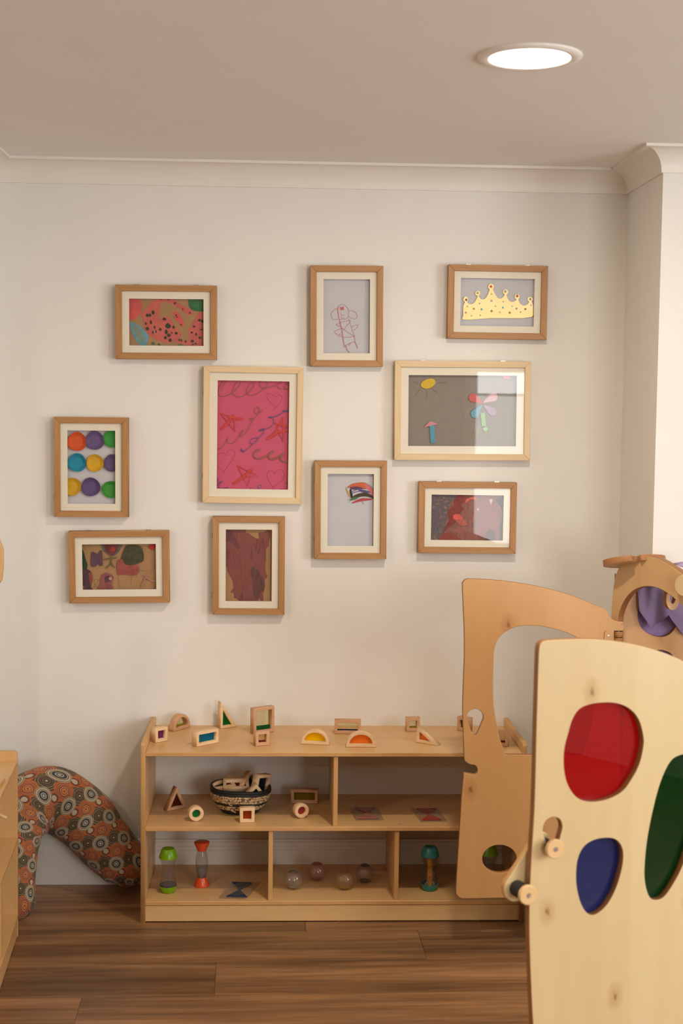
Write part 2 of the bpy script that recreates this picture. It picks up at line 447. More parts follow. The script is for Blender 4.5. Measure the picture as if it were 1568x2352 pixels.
downlight(.5836, -1.580, 'lit round white recessed ceiling downlight above the pictures')
downlight(-1.9, -3.2, 'lit round recessed downlight nearer the camera on the left')
downlight(-.2, -6.2, 'lit round recessed downlight over the back of the room')

# ------------------------------------------------------------------ picture frames
ZF = .040      # depth of a frame from the wall
ZA = .016      # picture plane from the wall
class Frame:
    def __init__(s, label, corners, pale, hinge_side, mat_w, paper, paper_name='backing_paper'):
        P = [PY(x, y, -ZF) for x, y in corners]
        c = sum(P, Vector())/4
        wv = ((P[1]-P[0])+(P[2]-P[3]))/2; hv = ((P[0]-P[3])+(P[1]-P[2]))/2
        a1 = math.atan2(-wv.z, wv.x); a2 = math.atan2(hv.x, hv.z)
        s.a = (a1+a2)/2; s.w = wv.length; s.h = hv.length; s.c = c
        s.e = empty('picture_frame', (c.x, -.0005, c.z), (0, s.a, 0))
        tag(s.e, label, 'picture frame', 'framed children\'s artworks on the wall')
        fx, fz = (PINE_X, PINE_Z) if pale else (OAK_X, OAK_Z)
        b = .0215; W2, H2 = s.w/2, s.h/2; ib = W2-b, H2-b
        # four mitred rails
        def rail(pts, mt, nm='frame_rail'):
            me = extrude(nm, pts, [], ZF-.0006, .0012)
            o = link(nm, me, mt, s.e, (0, -ZF/2, 0))
        g = .0002
        rail([(-W2, H2), (-ib[0]+g, ib[1]), (ib[0]-g, ib[1]), (W2, H2)], fx)
        rail([(-W2, -H2), (W2, -H2), (ib[0]-g, -ib[1]), (-ib[0]+g, -ib[1])], fx)
        rail([(-W2, -H2), (-ib[0], -ib[1]), (-ib[0], ib[1]), (-W2, H2)], fz)
        rail([(W2, -H2), (W2, H2), (ib[0], ib[1]), (ib[0], -ib[1])], fz)
        o2 = (ib[0]-mat_w, ib[1]-mat_w*1.03); s.o = o2
        me = extrude('mat_board', [(-ib[0], -ib[1]), (ib[0], -ib[1]), (ib[0], ib[1]), (-ib[0], ib[1])], [[(-o2[0], -o2[1]), (o2[0], -o2[1]), (o2[0], o2[1]), (-o2[0], o2[1])]], .002, .0003)
        link('mat_board', me, MATB, s.e, (0, -ZF+.010, 0))
        gm = flat_poly('glass', [(-ib[0], -ib[1]), (ib[0], -ib[1]), (ib[0], ib[1]), (-ib[0], ib[1])], -ZF+.0065)
        link('glass', gm, GLASS, s.e)
        s.art = link('artwork', box_mesh('artwork', (ib[0]*2, .002, ib[1]*2)), paper, s.e, (0, -ZA+.0012, 0))
        for k in (-1, 1):
            if hinge_side == 'top': loc = (k*s.w*.295, -ZF*.55, H2+.0012); sz = (.017, .010, .0026)
            else: loc = (-W2-.0012, -ZF*.55, k*s.h*.30); sz = (.0026, .010, .017)
            bm = bmesh.new(); add_box(bm, (0, 0, 0), sz)
            if hinge_side == 'top':
                for q in (-.005, .005): add_box(bm, (q, -.004, .001), (.004, .004, .003))
            else:
                for q in (-.005, .005): add_box(bm, (-.001, -.004, q), (.003, .004, .004))
            link('hinge', from_bm(bm, 'hinge'), METAL, s.e, loc)
    def loc(s, px, py, z=ZA):
        p = PY(px, py, -z)-s.c
        ca, sa = cos(s.a), sin(s.a)
        return Vector((p.x*ca-p.z*sa, p.x*sa+p.z*ca))
    def clip(s, p):
        return Vector((max(-s.o[0]-.006, min(s.o[0]+.006, p.x)), max(-s.o[1]-.006, min(s.o[1]+.006, p.y))))
    def zoomer(s, org, scale):
        return lambda q: s.clip(s.loc(org[0]+q[0]/scale, org[1]+q[1]/scale))
LIFT = [0]
def layer():
    LIFT[0] += 1
    return -(.0016+.00006*(LIFT[0] % 70))       # above the paper, in artwork-local y
def blob(fr, name, zf, pts, mt, n=5, smooth=True):
    q = [zf(p) for p in pts]
    if smooth: q = [fr.clip(v) for v in smooth_closed(q, n)]
    return link(name, flat_poly(name, q, layer()), mt, fr.art)
def strokes(fr, name, zf, lines, wd, mt, smooth=True):
    for ln in lines:                       # every drawn line is a mark of its own
        bm = bmesh.new(); y = layer()
        q = [zf(p) for p in ln]
        if smooth and len(q) > 2: q = smooth_open(q, 6)
        ribbon_bm(bm, q, wd, y)
        link(name, from_bm(bm, name), mt, fr.art)
KRAFT = plain('kraft_paper', (176, 136, 96), .85, var=.10, scale=9)
WHITEP = plain('white_paper', (208, 207, 214), .85, var=.015, scale=9)
PINKP = plain('pink_paper', (212, 90, 122), .8, var=.03, scale=8)
GREYP = plain('grey_card', (146, 136, 128), .85, var=.03, scale=60)
def paint(name, col, var=.18, scale=30):
    return plain('paint_'+name, col, .7, var=var, scale=scale)

# 1 watermelon painting
fr = Frame('oak frame with watermelon painting of pink shapes and dark seeds on brown paper', [(264.2, 653), (497.3, 656.5), (497.8, 826), (265.8, 823.9)], False, 'top', .0245, KRAFT)
z = fr.zoomer((255, 645), 6.272)
pk = paint('salmon', (206, 104, 96), .12, 25); pk2 = paint('coral', (214, 92, 92), .1, 25)
blob(fr, 'painted_shape', z, [(700, 235), (860, 240), (900, 300), (820, 305), (710, 330), (700, 430), (690, 560), (770, 510), (860, 550), (920, 650), (990, 740), (1010, 800), (940, 860), (830, 890), (660, 850), (540, 790), (480, 680), (465, 560), (435, 490), (500, 400), (560, 320), (640, 270)], pk)
blob(fr, 'painted_shape', z, [(790, 240), (900, 270), (1010, 340), (1110, 400), (1195, 455), (1160, 495), (1080, 475), (980, 400), (880, 330), (800, 300)], pk)
blob(fr, 'painted_shape', z, [(900, 470), (940, 440), (985, 480), (1030, 560), (1050, 620), (1015, 675), (975, 600), (920, 560)], pk2)
blob(fr, 'painted_shape', z, [(1360, 440), (1250, 480), (1180, 600), (1120, 720), (1110, 850), (940, 860), (960, 900), (1120, 920), (1140, 980), (1360, 980), (1360, 700)], pk)
blob(fr, 'painted_shape', z, [(240, 220), (370, 230), (430, 300), (445, 400), (400, 500), (320, 555), (240, 550), (230, 400)], pk2)
blob(fr, 'painted_leaf', z, [(280, 595), (370, 625), (470, 700), (538, 790), (530, 870), (490, 945), (400, 910), (330, 810), (285, 700)], paint('sky_blue', (112, 160, 176), .15))
blob(fr, 'painted_leaf', z, [(320, 640), (400, 680), (460, 760), (480, 850), (430, 880), (370, 800), (325, 720)], paint('sage_blue', (132, 148, 136), .1))
blob(fr, 'painted_leaf', z, [(1130, 230), (1370, 230), (1370, 425), (1290, 440), (1190, 430), (1130, 380), (1115, 300)], paint('green', (58, 116, 70), .2))
sd = paint('seed', (58, 66, 46), .1)
for (x, y, a, b) in [(522, 498, 22, 26), (560, 495, 20, 24), (605, 455, 22, 32), (502, 615, 12, 22), (574, 597, 16, 30), (522, 690, 24, 26), (628, 670, 12, 24), (602, 742, 12, 22), (648, 730, 9, 24), (768, 552, 26, 22), (708, 700, 20, 24), (820, 650, 40, 40), (900, 668, 16, 24), (795, 735, 22, 34), (938, 755, 20, 22), (832, 785, 26, 26), (782, 820, 20, 24), (852, 855, 22, 26), (875, 750, 12, 12), (920, 322, 14, 18), (1010, 630, 12, 10), (1275, 567, 24, 18), (1320, 582, 24, 20), (1195, 658, 18, 14), (1298, 703, 16, 12), (1163, 745, 18, 14), (1226, 768, 13, 22), (1280, 820, 20, 16), (1172, 868, 22, 22), (1222, 905, 18, 12), (1178, 917, 14, 10), (938, 498, 9, 16), (952, 524, 8, 9), (1138, 462, 10, 16), (1035, 408, 7, 12), (985, 850, 9, 18), (1015, 858, 9, 22), (1077, 875, 9, 22), (720, 265, 8, 14), (828, 270, 10, 12)]:
    blob(fr, 'painted_seed', z, [(x-a, y+b*.2), (x-a*.3, y-b), (x+a*.8, y-b*.5), (x+a, y+b*.4), (x, y+b)], sd, 3)
for (x, y, a, b) in [(610, 900, 22, 24), (695, 920, 20, 22), (880, 945, 24, 16), (1005, 930, 34, 22), (1062, 945, 24, 14)]:
    blob(fr, 'painted_leaf', z, [(x-a, y), (x, y-b), (x+a, y+b*.3), (x, y+b)], paint('leaf_green', (84, 122, 66)), 3)

# 2 pink marker drawing
fr = Frame('pale wood frame with bright pink paper of orange stars, hearts and swirls', [(467.3, 840), (697, 844), (692.6, 1158), (464.9, 1154.5)], True, 'left', .0270, PINKP)
z = fr.zoomer((455, 830), 6.272)
tan = paint('tan_marker', (150, 98, 78), .06); org = paint('orange_marker', (212, 66, 58), .06); vio = paint('violet_marker', (108, 84, 140), .06); rose = paint('rose_pen', (176, 50, 78), .06)
strokes(fr, 'marker_swirl', z, [[(340, 400), (380, 330), (400, 290), (350, 300), (300, 400), (300, 480), (370, 505), (480, 460), (590, 360), (610, 290), (570, 285), (510, 380), (500, 460), (560, 508), (660, 495), (780, 390), (810, 320), (770, 310), (710, 390), (700, 450), (760, 490), (850, 460), (950, 390), (1000, 330), (970, 285), (900, 300), (890, 350), (940, 385), (1050, 365), (1150, 330), (1200, 290)], [(1310, 340), (1270, 330), (1240, 370), (1290, 405)], [(1140, 350), (1180, 395), (1300, 400)]], .0020, tan)
strokes(fr, 'marker_swirl', z, [[(265, 1270), (330, 1250), (400, 1160), (430, 1090), (420, 1130), (430, 1165), (500, 1175), (580, 1100), (650, 1000), (630, 1000), (600, 1060), (640, 1080), (710, 990), (770, 880), (790, 830), (740, 820), (770, 850), (840, 790), (880, 720), (870, 660), (830, 670), (815, 730), (860, 750), (940, 700)]], .0020, tan)
strokes(fr, 'marker_swirl', z, [[(895, 1265), (820, 1300), (800, 1360), (850, 1400), (950, 1380), (1060, 1310), (1090, 1290), (1030, 1330), (1020, 1390), (1070, 1410), (1150, 1380), (1240, 1320), (1200, 1360), (1190, 1420), (1290, 1460)]], .0048, tan)
for st in ([(330, 750), (420, 870), (470, 930), (530, 1010), (510, 760), (420, 880), (330, 990), (480, 860), (650, 830), (500, 800), (330, 750)],
           [(1220, 800), (1150, 960), (990, 1130), (1300, 980), (1110, 880), (1170, 1040), (1230, 1160), (1220, 800)],
           [(570, 1500), (640, 1650), (710, 1800), (790, 1540), (620, 1690), (500, 1770), (700, 1660), (870, 1650), (700, 1570), (570, 1500)]):
    strokes(fr, 'marker_star', z, [st], .0030, org, smooth=False)
strokes(fr, 'marker_star', z, [[(330, 985), (420, 890), (500, 780)], [(430, 800), (650, 825)], [(990, 1125), (1130, 1020), (1300, 990)], [(1110, 890), (1290, 940)], [(510, 1765), (640, 1670), (780, 1550)]], .0062, org, smooth=False)
strokes(fr, 'marker_swirl', z, [[(620, 1250), (630, 1290), (660, 1300), (780, 1200), (860, 1110), (840, 1095), (760, 1130), (750, 1180), (800, 1180), (870, 1110), (940, 1030), (950, 970), (880, 1000), (960, 980), (1060, 930), (1090, 850), (1060, 810), (1010, 810), (1120, 790), (1220, 740), (1310, 690)], [(265, 1670), (290, 1700), (270, 1780), (350, 1720), (300, 1790), (340, 1840), (420, 1810), (430, 1850)], [(560, 1850), (580, 1830)], [(730, 1850), (770, 1810)], [(850, 1850), (910, 1800), (890, 1780), (850, 1820), (880, 1850)], [(1170, 1850), (1210, 1835)], [(1240, 1750), (1290, 1760)]], .0021, vio)
strokes(fr, 'marker_swirl', z, [[(1010, 805), (1080, 805)], [(1205, 710), (1310, 720)], [(615, 1265), (650, 1300)], [(880, 1000), (950, 975)]], .0052, vio, smooth=False)
for hx in ([(1075, 705), (1110, 665), (1020, 570), (985, 510), (1010, 468), (1070, 475), (1115, 515), (1160, 485), (1208, 510), (1190, 580), (1100, 690)],
           [(380, 1600), (290, 1520), (262, 1430), (290, 1340), (350, 1320), (415, 1350), (410, 1310), (480, 1275), (530, 1320), (490, 1420), (370, 1590)],
           [(1085, 1830), (1020, 1720), (988, 1630), (1030, 1575), (1090, 1585), (1100, 1620), (1140, 1570), (1200, 1560), (1240, 1620), (1200, 1720), (1070, 1815)]):
    strokes(fr, 'drawn_heart', z, [hx], .0008, rose)

# 3 crayon figure
fr = Frame('oak frame with red crayon drawing of a figure with big ears on white paper', [(712.1, 609.1), (880.3, 610.7), (878.7, 842.3), (713.1, 841.1)], False, 'left', .0240, WHITEP)
z = fr.zoomer((700, 600), 8.253)
cr = plain('red_crayon', (206, 116, 116), .8, var=.2, scale=300)
strokes(fr, 'crayon_line', z, [[(630, 860), (650, 850), (690, 815), (750, 830), (810, 890), (830, 940), (825, 1030), (790, 1090), (720, 1108), (660, 1108)], [(612, 895), (550, 925), (505, 990), (505, 1050), (530, 1100), (580, 1108), (630, 1085)], [(835, 940), (900, 938), (960, 975), (990, 1030), (980, 1080), (930, 1095), (880, 1075), (820, 1045)], [(685, 985), (700, 1025), (740, 1020)], [(690, 1050), (700, 1080), (730, 1085), (752, 1060)], [(655, 1160), (760, 1140), (865, 1125), (790, 1230), (700, 1340), (640, 1395)], [(825, 1085), (860, 1180), (900, 1320), (940, 1420), (950, 1520), (1000, 1650)], [(690, 1250), (800, 1340), (940, 1425)], [(700, 1175), (595, 1200), (680, 1245)], [(690, 1280), (620, 1300), (560, 1345), (640, 1395), (725, 1408)], [(885, 1250), (950, 1215), (1010, 1212), (980, 1265), (925, 1315)], [(600, 1412), (700, 1435), (800, 1442), (935, 1430)], [(950, 1520), (850, 1555), (770, 1595)], [(850, 1560), (835, 1600), (865, 1565)]], .0011, cr)
strokes(fr, 'crayon_line', z, [[(630, 860), (625, 930), (640, 1040), (670, 1180), (700, 1300), (720, 1450), (740, 1570), (755, 1635)], [(770, 1590), (800, 1680), (845, 1735)], [(950, 1530), (1000, 1650)]], .0020, cr)
blob(fr, 'crayon_patch', z, [(668, 870), (735, 860), (740, 920), (680, 930)], cr, smooth=False)

# 4 gold crown
fr = Frame('oak frame with gold paper crown studded with gems', [(1030.2, 607.3), (1259.1, 610.6), (1254.1, 779.7), (1027, 777.3)], False, 'top', .0230, WHITEP)
z = fr.zoomer((1020, 600), 6.4)
GOLD = plain('gold_card', (238, 214, 150), .30, var=.03, scale=6); GOLD.node_tree.nodes['Principled BSDF'].inputs['Metallic'].default_value = .35
pts = [(290, 862), (275, 800), (275, 660), (300, 600), (285, 590), (275, 565), (285, 535), (310, 522), (338, 535), (348, 565), (335, 600), (360, 625), (400, 630), (440, 605), (470, 550), (485, 515), (455, 495), (450, 465), (470, 440), (500, 435), (525, 460), (525, 490), (505, 512), (525, 545), (560, 562), (600, 545), (635, 490), (660, 420), (642, 395), (640, 365), (660, 338), (690, 332), (722, 350), (728, 385), (715, 415), (745, 480), (780, 535), (815, 550), (855, 530), (880, 495), (860, 470), (858, 440), (880, 415), (910, 415), (935, 440), (935, 470), (915, 495), (925, 540), (955, 585), (1000, 598), (1040, 580), (1055, 565), (1032, 540), (1032, 510), (1050, 488), (1080, 485), (1102, 510), (1102, 540), (1085, 565), (1110, 620), (1150, 650), (1190, 648), (1225, 625), (1240, 598), (1222, 580), (1220, 550), (1240, 528), (1270, 525), (1295, 545), (1298, 580), (1285, 600), (1290, 820), (700, 838)]
q = smooth_closed([z(p) for p in pts], 3)
me = extrude('paper_crown', q, [], .0016, .0004); link('paper_crown', me, GOLD, fr.art, (0, -.0045, 0))
def gem(kind, x, y, s, col):
    p = fr.clip(fr.loc(1020+x/6.4, 600+y/6.4)); mt = plain('gem_%s' % col.strip('#'), col, .08, var=.05)
    if kind == 'pearl': me = lathe('gem', [(0, .0022), (s*.6, .0016), (s, 0), (0, 0)], 14)
    else:
        n = {'square': 4, 'drop': 8, 'heart': 6}[kind]; bm = bmesh.new(); top = []; bot = []
        for k in range(n):
            a = 2*pi*k/n+(.3 if n == 4 else pi/2); rr = s*(1.35 if (kind == 'drop' and k == 0) else 1)
            bot.append(bm.verts.new((rr*cos(a), rr*sin(a), 0))); top.append(bm.verts.new((.6*rr*cos(a), .6*rr*sin(a), .0022)))
        for k in range(n): bm.faces.new((bot[k], bot[(k+1) % n], top[(k+1) % n], top[k]))
        bm.faces.new(top); me = from_bm(bm, 'gem')
    link('gem', me, mt, fr.art, (p.x, -.0055, p.y), (pi/2, 0, 0))
for a in [('drop', 683, 375, .0042, '#d6402c'), ('drop', 320, 570, .0040, '#b03a2a'), ('drop', 1068, 515, .0044, '#d6502c'), ('drop', 487, 470, .0040, '#c8aac8'), ('drop', 893, 447, .0042, '#c8b0cc'), ('drop', 1260, 560, .0040, '#a890a0'),
          ('square', 692, 583, .0046, '#e6b4c8'), ('square', 1058, 698, .0046, '#e0a0c0'), ('square', 545, 708, .0046, '#78c8cc'), ('square', 858, 683, .0046, '#78c8cc'), ('square', 315, 757, .0042, '#d0a4b0'),
          ('heart', 430, 700, .0040, '#c89a3c'), ('heart', 958, 758, .0040, '#c8923c'), ('heart', 692, 733, .0042, '#a89868'), ('heart', 1188, 705, .0042, '#988a60')]+[('pearl', x, y, .0028, '#e2cf9c') for x, y in [(338, 665), (397, 802), (525, 795), (516, 623), (690, 483), (750, 662), (865, 595), (813, 752), (995, 663), (1118, 748), (1270, 650)]]:
    gem(*a)
blob(fr, 'ribbon_tab', z, [(1285, 740), (1320, 730), (1330, 810), (1290, 820)], paint('dusty_red', (178, 96, 84)), smooth=False)

# 5 flower collage
fr = Frame('large pale wood frame with grey card collage of paper flower, sun and arrow', [(907, 828.4), (1219.5, 830.5), (1216.6, 1058.2), (905.5, 1056.1)], True, 'top', .0270, GREYP)
z = fr.zoomer((895, 820), 4.7515)
def cut(name, pts, col, smooth=True, t=.0012):
    q = [z(p) for p in pts]
    if smooth: q = smooth_closed(q, 5)
    q = [fr.clip(v) for v in q]
    me = extrude(name, q, [], t, .0002); link(name, me, plain('card_'+col.strip('#'), col, .7, var=.02), fr.art, (0, layer()-.0012, 0))
cut('paper_sun', [(335, 310), (360, 265), (420, 238), (475, 240), (497, 270), (480, 310), (430, 342), (375, 345)], '#dcb83c')
strokes(fr, 'pencil_ray', z, [[(258, 272), (290, 272), (305, 292)], [(525, 283), (580, 275), (630, 277)], [(328, 350), (300, 390), (275, 425)], [(405, 362), (405, 410), (410, 462)], [(465, 348), (500, 375), (525, 388)], [(360, 205), (378, 232)], [(450, 205), (446, 222)]], .0011, paint('ochre', (132, 112, 72)))
def petal(tip, end, wd, col):
    t = Vector(tip); e = Vector(end); d = e-t; n = Vector((-d.y, d.x)).normalized()*wd
    cut('paper_petal', [t, t+d*.35+n*.55, t+d*.75+n, t+d*.97+n*.5, t+d*1.0-n*.2, t+d*.8-n*.95, t+d*.4-n*.6], col)
petal((1012, 503), (865, 425), 48, '#d0605c'); petal((1018, 497), (1165, 415), 48, '#dcb4ba'); petal((1002, 525), (900, 655), 46, '#70a8c0'); petal((1020, 528), (1150, 620), 46, '#ac98b4')
cut('paper_stem', [(988, 612), (1033, 610), (1048, 752), (1000, 756)], '#92c684', False)
cut('paper_leaf', [(1005, 785), (1045, 757), (1072, 785), (1042, 820)], '#98cc8c', False)
cut('paper_roof', [(370, 767), (437, 700), (527, 732)], '#d4929c', False)
cut('paper_post', [(430, 752), (482, 745), (496, 935), (445, 940)], '#5c9cb4', False)
cut('paper_dot', [(1230, 200), (1310, 200), (1310, 232), (1270, 248), (1235, 235)], '#d88890', False)
strokes(fr, 'crayon_grass', z, [[(905, 865), (930, 800), (980, 790), (940, 830), (1000, 830), (960, 860), (1060, 820), (1020, 855), (1120, 800), (1080, 850), (1180, 800), (1250, 788)]], .004, paint('grass_crayon', (150, 148, 112)))

# 6 cupcake liners
fr = Frame('oak frame with nine colourful pleated cupcake cases in rows', [(122.4, 957.1), (293.7, 959.4), (294.6, 1188.6), (124.9, 1187)], False, 'left', .0240, WHITEP)
def liner(x, y, r, col):
    p = fr.loc(110+x/7.84, 945+y/7.84, ZA+.006); rr = r/7.84/655
    n = 76; bm = bmesh.new(); rings = []
    for j, (f, d) in enumerate([(0, 0), (.55, 0), (.62, .001), (1.0, .0085)]):
        if f == 0: rings.append([bm.verts.new((0, 0, .0003))]); continue
        ring = []
        for k in range(n):
            a = 2*pi*k/n; wv = (1 if k % 2 else -1)
            f2 = f*(1+.05*wv*(j == 3))*(1+.03*sin(3*a+x)*(j == 3)); ring.append(bm.verts.new((rr*f2*cos(a), rr*f2*sin(a), d+.0003+.0022*wv*(j == 3))))
        rings.append(ring)
    for a_, b_ in zip(rings, rings[1:]):
        for k in range(n):
            k2 = (k+1) % n
            v4 = [a_[0], b_[k], b_[k2]] if len(a_) == 1 else [a_[k], b_[k], b_[k2], a_[k2]]
            # keep what the mat opening lets through
            bm.faces.new(v4)
    lim = fr.o[0]+.012
    bmesh.ops.bisect_plane(bm, geom=bm.verts[:]+bm.edges[:]+bm.faces[:], plane_co=(lim-p.x, 0, 0), plane_no=(1, 0, 0), clear_outer=True)
    bmesh.ops.bisect_plane(bm, geom=bm.verts[:]+bm.edges[:]+bm.faces[:], plane_co=(-lim-p.x, 0, 0), plane_no=(-1, 0, 0), clear_outer=True)
    me = from_bm(bm, 'cupcake_case')
    link('cupcake_case', me, plain('case_'+col.strip('#'), col, .7, var=.03), fr.art, (p.x, -.0012, p.y), (pi/2, 0, 0))
for a in [(525, 543, 170, '#dc5a26'), (845, 523, 168, '#6c5688'), (1150, 495, 150, '#3c9a3c'), (525, 922, 165, '#2090b0'), (850, 928, 155, '#dcac24'), (1165, 930, 155, '#64507e'), (440, 1353, 160, '#d8aa24'), (775, 1360, 168, '#624e80'), (1130, 1405, 152, '#3c9638')]:
    liner(*a)

# 7 painted figures on brown paper
fr = Frame('oak frame with brown paper of dark green, purple and pink painted figures', [(156.3, 1220.2), (387, 1219.4), (389, 1383.8), (158.9, 1386.6)], False, 'top', .0245, KRAFT)
z = fr.zoomer((150, 1210), 6.4)
blob(fr, 'painted_shape', z, [(232, 330), (265, 350), (300, 470), (328, 560), (310, 630), (260, 620), (232, 560)], paint('dark_green', (38, 66, 42), .2))
blob(fr, 'painted_shape', z, [(240, 650), (300, 620), (370, 650), (400, 740), (380, 840), (390, 900), (440, 950), (280, 950), (290, 880), (240, 840)], paint('plum', (88, 56, 70), .3))
blob(fr, 'painted_shape', z, [(345, 680), (385, 690), (405, 760), (385, 840), (360, 800)], paint('brick', (150, 74, 66), .2))
blob(fr, 'painted_shape', z, [(385, 390), (410, 365), (450, 385), (490, 390), (510, 350), (540, 350), (548, 450), (548, 560), (505, 570), (490, 540), (440, 585), (380, 575), (375, 520)], paint('violet', (92, 62, 82), .3))
blob(fr, 'painted_shape', z, [(540, 240), (820, 240), (815, 310), (780, 370), (700, 430), (640, 410), (570, 350), (542, 290)], paint('teal_edge', (86, 96, 86), .15))
blob(fr, 'painted_shape', z, [(570, 240), (775, 240), (770, 320), (720, 400), (670, 415), (600, 360), (575, 300)], paint('maroon', (110, 46, 50), .3))
blob(fr, 'painted_shape', z, [(670, 310), (720, 300), (740, 340), (700, 365), (665, 350)], paint('red_spot', (160, 50, 48)))
strokes(fr, 'painted_stem', z, [[(670, 420), (672, 500), (670, 540)], [(570, 478), (660, 462), (760, 452)], [(670, 530), (640, 570), (595, 605)], [(680, 530), (700, 570), (730, 600)]], .0045, paint('olive', (106, 100, 66), .1))
blob(fr, 'painted_shape', z, [(880, 300), (930, 265), (1030, 265), (1110, 290), (1145, 370), (1148, 490), (1080, 530), (980, 560), (890, 550), (850, 500), (820, 470), (845, 380)], paint('forest', (68, 68, 46), .4, 60))
blob(fr, 'painted_shape', z, [(765, 510), (810, 475), (850, 490), (870, 545), (960, 565), (1060, 560), (1085, 620), (1060, 690), (960, 710), (880, 695), (780, 695), (760, 620)], paint('rose_red', (160, 80, 74), .2, 60))
blob(fr, 'painted_shape', z, [(545, 700), (600, 675), (680, 695), (710, 750), (690, 820), (690, 950), (465, 950), (490, 880), (515, 820), (520, 750)], paint('mauve', (150, 84, 84), .25, 60))
blob(fr, 'painted_shape', z, [(575, 760), (610, 720), (660, 725), (690, 770), (640, 800), (590, 820)], paint('plum2', (96, 60, 74), .3, 60))
blob(fr, 'painted_shape', z, [(640, 745), (680, 735), (685, 775), (650, 780)], paint('pale_pink', (204, 150, 136)))
blob(fr, 'painted_shape', z, [(1228, 290), (1270, 250), (1345, 240), (1345, 300), (1300, 335), (1255, 320)], paint('red', (176, 40, 38)))
strokes(fr, 'painted_stem', z, [[(1220, 690), (1170, 760), (1120, 880)], [(1180, 730), (1250, 780), (1345, 800)], [(1150, 720), (1230, 700)]], .006, paint('dusty_pink', (182, 124, 110), .15))
strokes(fr, 'pencil_line', z, [[(775, 700), (780, 750), (800, 930)], [(975, 715), (968, 845)], [(1045, 700), (1035, 745)], [(1085, 635), (1200, 655)], [(425, 900), (430, 780), (480, 775), (470, 830), (430, 850), (470, 890)]], .0009, paint('olive_pencil', (112, 100, 62)))

# 8 brown-red brush painting
def brushmat(name, cols, rot, sc, dist=2.0):
    mt, nt, b = newmat(name); tc = nd(nt, 'ShaderNodeTexCoord'); mp = nd(nt, 'ShaderNodeMapping')
    mp.inputs['Rotation'].default_value = (0, rot, 0); mp.inputs['Scale'].default_value = sc
    lk(nt, tc.outputs['Object'], mp.inputs['Vector'])
    nz = nd(nt, 'ShaderNodeTexNoise'); nz.inputs['Scale'].default_value = 1; nz.inputs['Detail'].default_value = 5; nz.inputs['Distortion'].default_value = dist
    lk(nt, mp.outputs['Vector'], nz.inputs['Vector']); rp = nd(nt, 'ShaderNodeValToRGB')
    el = rp.color_ramp.elements; el[0].position = .28; el[1].position = .72
    el[0].color = lin(cols[0]); el[1].color = lin(cols[-1])
    for i, c in enumerate(cols[1:-1]):
        e = el.new(.28+.44*(i+1)/(len(cols)-1)); e.color = lin(c)
    lk(nt, nz.outputs['Fac'], rp.inputs['Fac']); lk(nt, rp.outputs['Color'], b.inputs['Base Color']); b.inputs['Roughness'].default_value = .6
    return mt
fr = Frame('oak frame with red-brown streaky brush painting on brown paper', [(488.4, 1186.3), (654.5, 1187.2), (653.1, 1412.1), (487.5, 1411.3)], False, 'left', .0240, KRAFT)
z = fr.zoomer((480, 1180), 8.711)
bmat = brushmat('brush_redbrown', [(98, 56, 62), (128, 66, 62), (142, 78, 70), (126, 72, 74), (156, 92, 74)], R(-24), (70, 70, 9))
blob(fr, 'painted_area', z, [(300, 290), (700, 310), (740, 380), (800, 390), (870, 450), (960, 495), (1000, 480), (990, 390), (1100, 360), (1180, 320), (1215, 350), (1230, 450), (1200, 520), (1190, 640), (1140, 720), (1140, 900), (1130, 1010), (1130, 1150), (1160, 1260), (1110, 1340), (1110, 1500), (1080, 1600), (1090, 1720), (1040, 1740), (1000, 1680), (960, 1800), (820, 1800), (760, 1790), (640, 1780), (560, 1700), (500, 1680), (490, 1590), (430, 1570), (480, 1480), (470, 1350), (410, 1230), (370, 1150), (350, 1060), (300, 980), (300, 600)], bmat)
blob(fr, 'painted_area', z, [(870, 1060), (960, 1120), (1050, 1250), (1110, 1340), (1110, 1500), (1030, 1580), (980, 1720), (890, 1640), (880, 1450), (860, 1300), (840, 1120)], brushmat('brush_umber', [(84, 54, 56), (102, 64, 62), (120, 72, 70)], R(-14), (70, 70, 9)))
blob(fr, 'painted_area', z, [(300, 300), (420, 330), (520, 470), (620, 650), (560, 700), (420, 560), (300, 560)], brushmat('brush_plum', [(92, 52, 62), (112, 60, 66), (130, 70, 70)], R(-35), (70, 70, 9)))

# 9 rainbow crayon
fr = Frame('oak frame with small rainbow crayon scribble high on white paper', [(722.7, 1058.2), (888.7, 1058.8), (886.9, 1284.7), (721.8, 1283.9)], False, 'left', .0240, WHITEP)
z = fr.zoomer((710, 1050), 8.2526)
cm = lambda n, c: plain('crayon_'+n, c, .8, var=.16, scale=260)
blob(fr, 'crayon_patch', z, [(715, 575), (770, 530), (850, 500), (940, 487), (1050, 487), (1100, 540), (1090, 600), (1000, 600), (920, 560), (840, 555), (760, 580)], cm('orange', (216, 108, 66)))
blob(fr, 'crayon_patch', z, [(1050, 490), (1130, 530), (1200, 590), (1230, 660), (1225, 740), (1180, 720), (1140, 660), (1095, 600)], cm('pink', (214, 124, 136)))
blob(fr, 'crayon_patch', z, [(690, 610), (720, 620), (760, 690), (775, 760), (745, 720)], cm('yellow', (216, 176, 60)))
blob(fr, 'crayon_patch', z, [(780, 570), (860, 555), (950, 565), (1060, 600), (960, 600), (860, 615), (780, 605)], cm('purple', (104, 64, 104)))
strokes(fr, 'crayon_line', z, [[(820, 650), (900, 615), (1000, 610)], [(825, 680), (920, 650), (1050, 640)], [(1000, 620), (1130, 655)], [(950, 640), (1140, 665)]], .0024, cm('blue', (92, 84, 128)))
blob(fr, 'crayon_patch', z, [(930, 625), (1000, 615), (1140, 650), (1130, 680), (1030, 675)], cm('blue', (92, 84, 128)))
blob(fr, 'crayon_patch', z, [(765, 625), (800, 620), (825, 760), (785, 760)], cm('navy', (52, 46, 66)))
